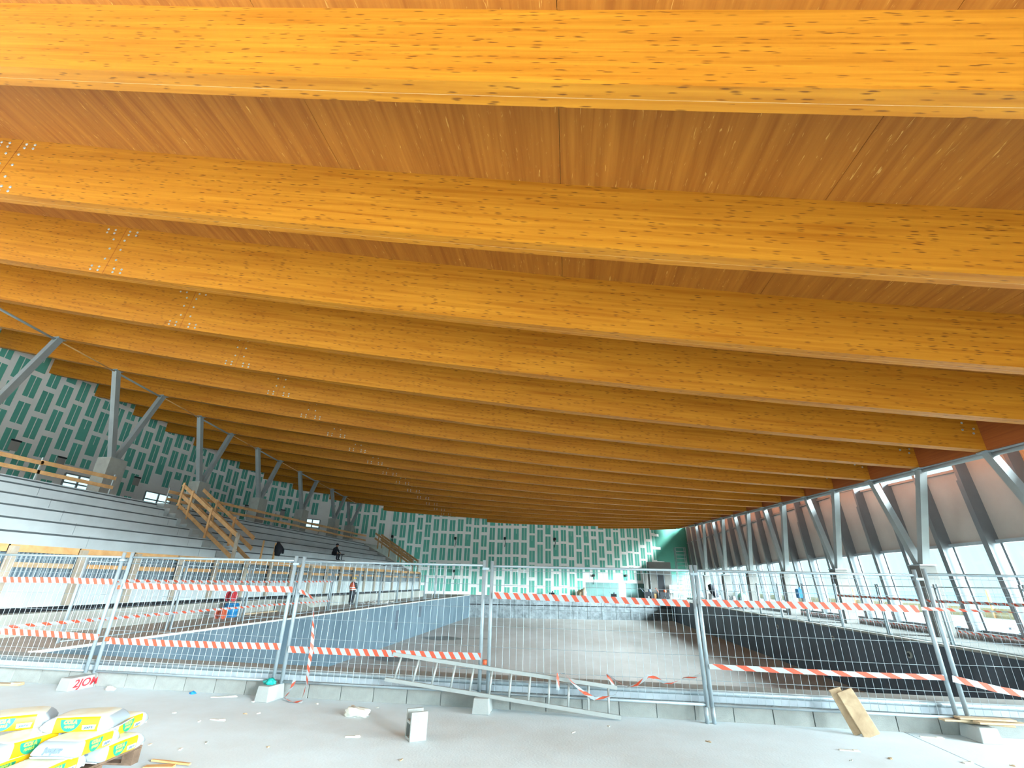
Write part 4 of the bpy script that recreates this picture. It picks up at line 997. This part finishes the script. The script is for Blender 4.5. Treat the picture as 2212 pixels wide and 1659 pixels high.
def person(loc, rz, label, vest, trousers, helmet, seated=False, h=1.0):
    t = thing('person', loc, label, 'person', rz=rz)
    if not seated:
        V = [(0,0,.95),(0,0,1.15),(0,0,1.36),(0,-.01,1.47),(0,-.02,1.56),(0,-.02,1.66),
             (.17,0,1.38),(.24,.02,1.12),(.20,-.14,.93),(.18,-.22,.90),
             (-.17,0,1.38),(-.26,.0,1.14),(-.22,-.16,1.02),(-.2,-.24,1.0),
             (.1,0,.88),(.12,-.03,.5),(.12,.02,.09),(.13,-.14,.045),
             (-.1,0,.88),(-.11,-.02,.5),(-.12,.03,.09),(-.13,-.13,.045)]
        Rr = [.15,.15,.155,.065,.09,.085,.075,.06,.045,.047,.075,.06,.045,.047,.12,.09,.065,.055,.12,.09,.065,.055]
    else:
        V = [(0,0,.48),(0,-.08,.68),(0,-.14,.88),(0,-.19,.98),(0,-.22,1.07),(0,-.23,1.16),
             (.17,-.14,.88),(.24,-.22,.66),(.16,-.40,.56),(.13,-.48,.54),
             (-.17,-.14,.88),(-.25,-.2,.66),(-.18,-.38,.55),(-.14,-.46,.53),
             (.1,-.02,.46),(.13,-.40,.47),(.13,-.36,.09),(.13,-.5,.045),
             (-.1,-.02,.46),(-.13,-.42,.48),(-.13,-.40,.09),(-.13,-.54,.045)]
        Rr = [.14,.145,.15,.065,.09,.085,.07,.055,.042,.045,.07,.055,.042,.045,.095,.07,.05,.045,.095,.07,.05,.045]
    E_ = [(0,1),(1,2),(2,3),(3,4),(4,5),(2,6),(6,7),(7,8),(8,9),(2,10),(10,11),(11,12),(12,13),(0,14),(14,15),(15,16),(16,17),(0,18),(18,19),(19,20),(20,21)]
    hz = V[3][2]+0.03; hand = [Vector(V[9]), Vector(V[13])]
    def mf(c):
        if c.z > hz: return 0
        if any((Vector(c)-q).length < 0.075 for q in hand): return 0
        return 1 if c.z > V[0][2] else 2
    skin_body(V, E_, Rr, 0, mf, [m_skin, vest if vest is not m_vest else m_dark, trousers], 'body', t)
    hd = Vector(V[5])
    if vest is m_vest:
        tv = [(0,0,.90),(0,0,1.05),(0,0,1.2),(0,0,1.36),(.12,0,1.42),(-.12,0,1.42)]
        skin_body(tv, [(0,1),(1,2),(2,3),(3,4),(3,5)], [.22,.21,.21,.20,.1,.1], 0, lambda c: 1 if (0.98 < c.z < 1.035 or 1.10 < c.z < 1.155) else 0, [m_vest, m_band], 'vest', t, 3)
    if helmet:
        m = MB(); m.lathe((hd.x, hd.y, hd.z+0.02), [(0.15, 0), (0.125, 0.01), (0.12, 0.06), (0.095, 0.11), (0.05, 0.14), (0.005, 0.15)], 16)
        me = m.mesh('helmet', m_helmet); inst('helmet', me, t, (0, 0, 0))
    else:
        m = MB(); m.lathe((hd.x, hd.y+0.02, hd.z-0.02), [(0.098, 0), (0.105, 0.05), (0.085, 0.1), (0.04, 0.13), (0.004, 0.135)], 14)
        inst('hair', m.mesh('hair', m_dark), t, (0, 0, 0))
    m = MB(); m.tube([(hd.x, hd.y-0.085, hd.z-0.03), (hd.x, hd.y-0.115, hd.z-0.06)], 0.014, 6); inst('nose', m.mesh('nose', m_skin), t, (0, 0, 0))
    t.scale = (h*1.14, h*1.14, h)
    return t
person((-13.1, 29.6, DECK), R(160), 'worker in orange high-visibility vest, dark trousers and yellow helmet on the left deck', m_vest, m_dark, True, h=0.86)
person((-14.75, 30.7, 0.62), R(200), 'worker in blue with a yellow helmet, half hidden behind the timber guardrail', m_blue_cloth, m_dark, True, h=0.82)
person((-16.75, 33.7, 3.05), R(80), 'person in dark clothes sitting on the grandstand steps', m_dark, m_dark, False, seated=True, h=0.9)
st = thing('round_stool', (-16.3, 34.15, 3.05), 'small dark round-topped stand beside the seated person', 'stand')
MB().lathe((-16.3, 34.15, 3.45), [(0.16, 0), (0.17, 0.03), (0.15, 0.06)], 14).build('seat_disc', m_dark, st); MB().tube([(-16.3, 34.15, 3.07), (-16.3, 34.15, 3.46)], 0.03, 8).build('stem', m_black, st); MB().lathe((-16.3, 34.15, 3.055), [(0.26, 0), (0.25, 0.025), (0.05, 0.04)], 14).build('base_disc', m_black, st)

# jacket hanging on a timber post
jp = MB().box(-15.36, -15.28, 24.2, 24.28, 2.63, 3.55).build('timber_stake', m_plank); tag(jp, 'thin timber stake on the first grandstand step, holding the jacket', 'stake')
jk = thing('hanging_jacket', (-15.25, 24.3, 3.0), 'black jacket hung on a stake in the grandstand', 'jacket')
m = MB(); m.tube([(-15.25, 24.3, 3.62), (-15.22, 24.32, 3.4), (-15.2, 24.36, 3.15), (-15.22, 24.34, 2.92)], [0.06, 0.17, 0.2, 0.14], 10); m.build('jacket_body', m_dark, jk)
m = MB(); m.tube([(-15.2, 24.45, 3.45), (-15.1, 24.62, 3.25), (-15.1, 24.66, 3.05)], [0.07, 0.075, 0.06], 8); m.build('sleeve', m_dark, jk)
o = MB().box(-15.4, -15.34, 23.2, 23.27, 2.63, 3.6).build('timber_stake', m_plank); tag(o, 'thin timber stake between the stair and the hung jacket', 'stake')

# ------------------------------------------------------------------ deck clutter, left
b_ = thing('blue_drum', (-13.25, 18.9, DECK), 'bright blue plastic drum on the left deck', 'drum')
MB().lathe((-13.25, 18.9, DECK), [(0.22, 0), (0.26, 0.03), (0.25, 0.2), (0.265, 0.22), (0.25, 0.24), (0.26, 0.42), (0.23, 0.46)], 18).build('drum_body', m_blue, b_)
MB().lathe((-13.25, 18.9, DECK+0.46), [(0.24, 0), (0.245, 0.02), (0.20, 0.045)], 18).build('lid', m_blue, b_)
def cone_lump(x, y, z, label, mat, s=1.0):
    t = thing('cable_reel', (x, y, z), label, 'reel')
    m = MB(); m.tube([(x-0.1*s, y, z+0.16*s), (x+0.1*s, y, z+0.16*s)], 0.1*s, 12); m.build('cable_coil', mat, t)
    for q in (-0.11, 0.11):
        m = MB(); m.tube([(x+q*s, y, z+0.16*s), (x+(q+0.015)*s, y, z+0.16*s)], 0.16*s, 16); m.build('flange', mat, t)
cone_lump(-13.0, 18.0, DECK, 'orange cable reel on the left deck next to the blue drum', m_orange, 1.1)
cone_lump(-13.95, 19.7, 0.94, 'red cable reel on the concrete plinth above the blue drum', m_red, 1.2)
for n_, (y0_, y1_, x_) in enumerate(((19.6, 22.5, -13.5), (20.2, 22.4, -13.64))):
    o = MB().box(x_-0.05, x_+0.05, y0_, y1_, DECK, DECK+0.05).build('timber_batten', m_plank_d); tag(o, 'long timber batten on the left deck against the plinth, %s' % ('front one' if n_ == 0 else 'rear one'), 'batten')
random.seed(5)
rb = MB()
for q in range(60):
    rb.obox((random.uniform(-13.3, -12.15), random.uniform(31.0, 35.0), DECK+0.04), (random.uniform(.1, .3), random.uniform(.08, .2), random.uniform(.05, .14)), Matrix.Rotation(random.uniform(0, 6), 3, 'Z') @ Matrix.Rotation(random.uniform(-.4, .4), 3, 'X'))
o = rb.build('rubble_heap', m_deck); tag(o, 'low scatter of rubble on the left deck beyond the worker', 'rubble', kind='stuff')
# green block wall screen between plinth parts, ramp of concrete
o = MB().poly([(-13.7, 22.65, DECK), (-12.6, 22.65, DECK), (-13.7, 22.65, 0.94)], (0, 1.7, 0)).build('concrete_ramp', m_conc2); tag(o, 'small sloping concrete ramp at the gap in the plinth', 'ramp')

# cable drops / lamp bases on the far wall
LAMPS = [(-20.4, 6.4), (-13.28, 6.45), (-13.2, 2.85), (-7.5, 6.6), (-1.6, 6.7), (2.9, 2.75), (6.8, 2.85)]
LN = ['at the rounded corner', 'upper one left of the centre', 'lower one left of the centre', 'upper one behind the middle fence joint', 'upper one right of the middle', 'low one above the pale membrane, left', 'low one above the pale membrane, right']
for (x, z), nm in zip(LAMPS, LN):
    xw, yw, dx, dy = wall_pt(s_of_x(x)); nx_, ny_ = dy, -dx
    t = thing('wall_spotlight', (xw, yw, z), 'small black wall lamp base with a dangling cable, '+nm, 'lamp', 'black lamp bases on the far wall')
    m = MB(); m.bar((xw, yw, z), (xw+nx_*0.35, yw+ny_*0.35, z+0.08), 0.26, 0.22); m.build('lamp_body', m_black, t)
    m = MB(); m.tube([(xw+nx_*0.2, yw+ny_*0.2, z), (xw+nx_*0.12+0.1, yw+ny_*0.12, z-0.4), (xw+nx_*0.1, yw+ny_*0.1, z-0.9)], 0.035, 6); m.build('cable', m_black, t)
# grey sockets on the long wall
for y, z in ((22.8, 8.6), (25.6, 8.3), (31.3, 8.2), (43.8, 8.0), (47.6, 8.1)):
    xw, yw, dx, dy = wall_pt(s_of_y(y)); t = thing('duct_opening', (xw, yw, z), 'square grey duct opening in the long plasterboard wall, number %s along it from the left' % {22.8: 'one', 25.6: 'two', 31.3: 'three', 43.8: 'four', 47.6: 'five'}[y], 'opening', 'duct openings in the long wall')
    m = MB(); rot = Matrix.Rotation(math.atan2(dy, dx), 3, 'Z'); m.obox((xw+dy*0.02, yw-dx*0.02, z), (0.5, 0.05, 0.62), rot); m.build('duct_mouth', m_beige, t)
    m = MB(); m.obox((xw+dy*0.04, yw-dx*0.04, z+0.28), (0.54, 0.07, 0.1), rot); m.build('duct_lintel', m_black, t)

# ------------------------------------------------------------------ far end clutter
cb = thing('concrete_kiosk', (10.95, 62, DECK), 'grey concrete kiosk block at the far right end of the pool', 'kiosk')
MB().box(9.7, 12.25, 61.4, 62.95, DECK, 4.5).build('kiosk_body', m_pier, cb)
MB().box(10.55, 11.4, 61.37, 61.42, 1.2, 3.05).build('dark_opening', m_black, cb)
sg = thing('site_sign', (12.55, 61.0, DECK), 'white site sign board with a round multicoloured emblem', 'sign')
sb = MB().box(11.75, 13.55, 60.95, 61.0, 1.12, 1.98).build('board', m_signwhite, sg)
for x in (11.9, 13.4): MB().box(x-0.03, x+0.03, 60.98, 61.04, DECK, 1.2).build('leg', m_galv, sg)
cx_, cz_ = 13.15, 1.55
for n_, (a0, a1, mt) in enumerate(((60, 300, m_orange), (-60, 60, m_ink))):
    v = [(cx_+0.24*math.cos(R(a)), 60.945, cz_+0.24*math.sin(R(a))) for a in range(a0, a1+1, 12)]+[(cx_+0.16*math.cos(R(a)), 60.945, cz_+0.16*math.sin(R(a))) for a in range(a1, a0-1, -12)]
    MB().poly(v, (0, 0.003, 0)).build('emblem_arc', mt, sb)
MB().box(12.6, 12.9, 60.942, 60.948, 1.62, 1.72).build('emblem_mark', m_greenplastic, sb)
for q in range(4): MB().box(12.15+0.15*q, 12.25+0.15*q, 60.942, 60.948, 1.33, 1.42).build('sign_stroke', m_ink, sb)
def machine(loc, label, mat, mat2, s=1.0, name='site_machine', cat='machine'):
    x, y, z = loc; t = thing(name, loc, label, cat)
    MB().box(x-0.45*s, x+0.45*s, y-0.3*s, y+0.3*s, z+0.22*s, z+0.62*s).build('housing', mat, t, bevel=0.03)
    for q in (-0.3, 0.3):
        m = MB(); m.tube([(x+q*s, y-0.34*s, z+0.17*s), (x+q*s, y+0.34*s, z+0.17*s)], 0.17*s, 14); m.build('wheel', m_black, t)
    m = MB(); m.tube([(x-0.45*s, y, z+0.55*s), (x-0.75*s, y, z+0.95*s), (x-0.75*s, y+0.25*s, z+0.95*s)], 0.03*s, 6); m.build('handle', mat2, t)
    m = MB(); m.lathe((x+0.1*s, y, z+0.62*s), [(0.14*s, 0), (0.14*s, 0.22*s), (0.06*s, 0.26*s)], 12); m.build('tank', mat2, t)
machine((9.3, 60.75, DECK), 'black site machine left of the concrete kiosk', m_black, m_ink, 1.2)
machine((11.05, 60.8, DECK), 'dark machine with orange parts in front of the kiosk opening', m_black, m_orange, 1.2)
machine((13.2, 41.5, DECK), 'red pump with a dark tank on the right deck', m_red, m_black, 0.9)
machine((5.2, 59.9, DECK), 'small dark machine on the far deck below the pale membrane', m_black, m_ink, 0.7)
machine((-1.9, 57.9, DECK), 'dark trestle-like machine on the far deck left of the middle', m_black, m_ink, 0.7)
lump('sack_pile', (1.6, 59.2, DECK), 0.5, (1, 0.8, 1.1), m_plank_d, 'brown sack heap on the far deck', 'sacks', 31)
tag(MB().box(9.95, 10.2, 60.75, 60.95, DECK, 1.0).build('timber_block', m_plank), 'upright pale timber block before the kiosk', 'block')
jd = thing('draped_drum', (13.1, 48.5, DECK), 'white drum with a black coat draped over it on the right deck', 'drum')
MB().lathe((13.1, 48.5, DECK), [(0.3, 0), (0.31, 0.4), (0.29, 0.8), (0.3, 0.9)], 16).build('drum_body', m_white, jd)
m = MB(); m.tube([(12.95, 48.4, 2.1), (13.1, 48.4, 1.85), (13.3, 48.3, 1.45), (13.45, 48.2, 1.05)], [0.16, 0.3, 0.34, 0.2], 10); m.build('coat', m_dark, jd)
gd = thing('green_barrel', (14.9, 46, DECK+0.15), 'green plastic barrel by the window kerb', 'barrel'); MB().lathe((14.9, 46, DECK+0.15), [(0.3, 0), (0.36, 0.2), (0.36, 0.6), (0.28, 0.8), (0.12, 0.9)], 16).build('barrel_body', m_greenplastic, gd)
MB().lathe((14.9, 46, DECK+1.05), [(0.1, 0), (0.1, 0.08)], 10).build('cap', m_white, gd)
bb = thing('blue_canister', (12.28, 28.6, 1.5), 'blue canister hung on the right deck fence', 'canister'); MB().box(12.115, 12.36, 28.45, 28.8, 1.5, 1.95).build('canister_body', m_blue, bb, bevel=0.03); MB().tube([(12.28, 28.62, 1.95), (12.28, 28.62, 2.03)], 0.05, 10).build('cap', m_blue, bb)
sc = thing('scaffold_tower', (13.9, 63.3, DECK), 'narrow steel scaffold tower at the far right corner', 'scaffold')
for x in (13.3, 14.5):
    for y in (62.8, 63.6): MB().tube([(x, y, DECK), (x, y, 6.3)], 0.05, 6).build('standard', m_steel, sc)
for z in [0.8+0.42*q for q in range(14)]:
    MB().tube([(13.3, 62.8, z), (14.5, 62.8, z)], 0.035, 6).build('rung', m_steel, sc)

# ------------------------------------------------------------------ outside: terrace, hoarding, sea
tag(MB().box(16.5, 34, -20, 140, -0.3, 0.28).build('terrace', m_ground), 'bright concrete terrace outside the windows', kind='structure')
hd = thing('site_hoarding', (31.5, 45, 0.28), 'sand-coloured low hoarding beyond the windows', 'hoarding')
for q in range(40):
    y = -6+3.0*q; MB().box(31.45, 31.55, y+0.02, y+2.98, 0.28, 0.95).build('hoarding_board', m_sand, hd)
    if q % 2 == 0: MB().box(31.3, 31.42, y-0.1, y+0.1, 0.28, 2.2).build('hoarding_post', m_plank, hd)
random.seed(12)
for n_, (x, y) in enumerate(((19.5, 24.5), (20.2, 30.2), (19.0, 35.5))):
    t = thing('pipe_heap', (x, y, 0.28), 'small heap of pale pipes and scraps on the terrace, %s from the right edge' % ['first', 'second', 'third'][n_], 'pipes')
    for q in range(7):
        a = random.uniform(0, 3.1); l = random.uniform(0.8, 1.8); m = MB(); zz = 0.32+0.07*q
        m.tube([(x-l/2*math.cos(a), y-l/2*math.sin(a), zz), (x+l/2*math.cos(a), y+l/2*math.sin(a), zz+0.05)], 0.05, 8); m.build('pipe', random.choice([m_galv, m_white, m_ink]), t)
sea = MB().add([(34, -3000, -4), (9000, -3000, -4), (9000, 9000, -4), (34, 9000, -4)], [(0, 1, 2, 3)]).build('sea', m_sea); tag(sea, 'hazy pale blue sea beyond the terrace', kind='structure')
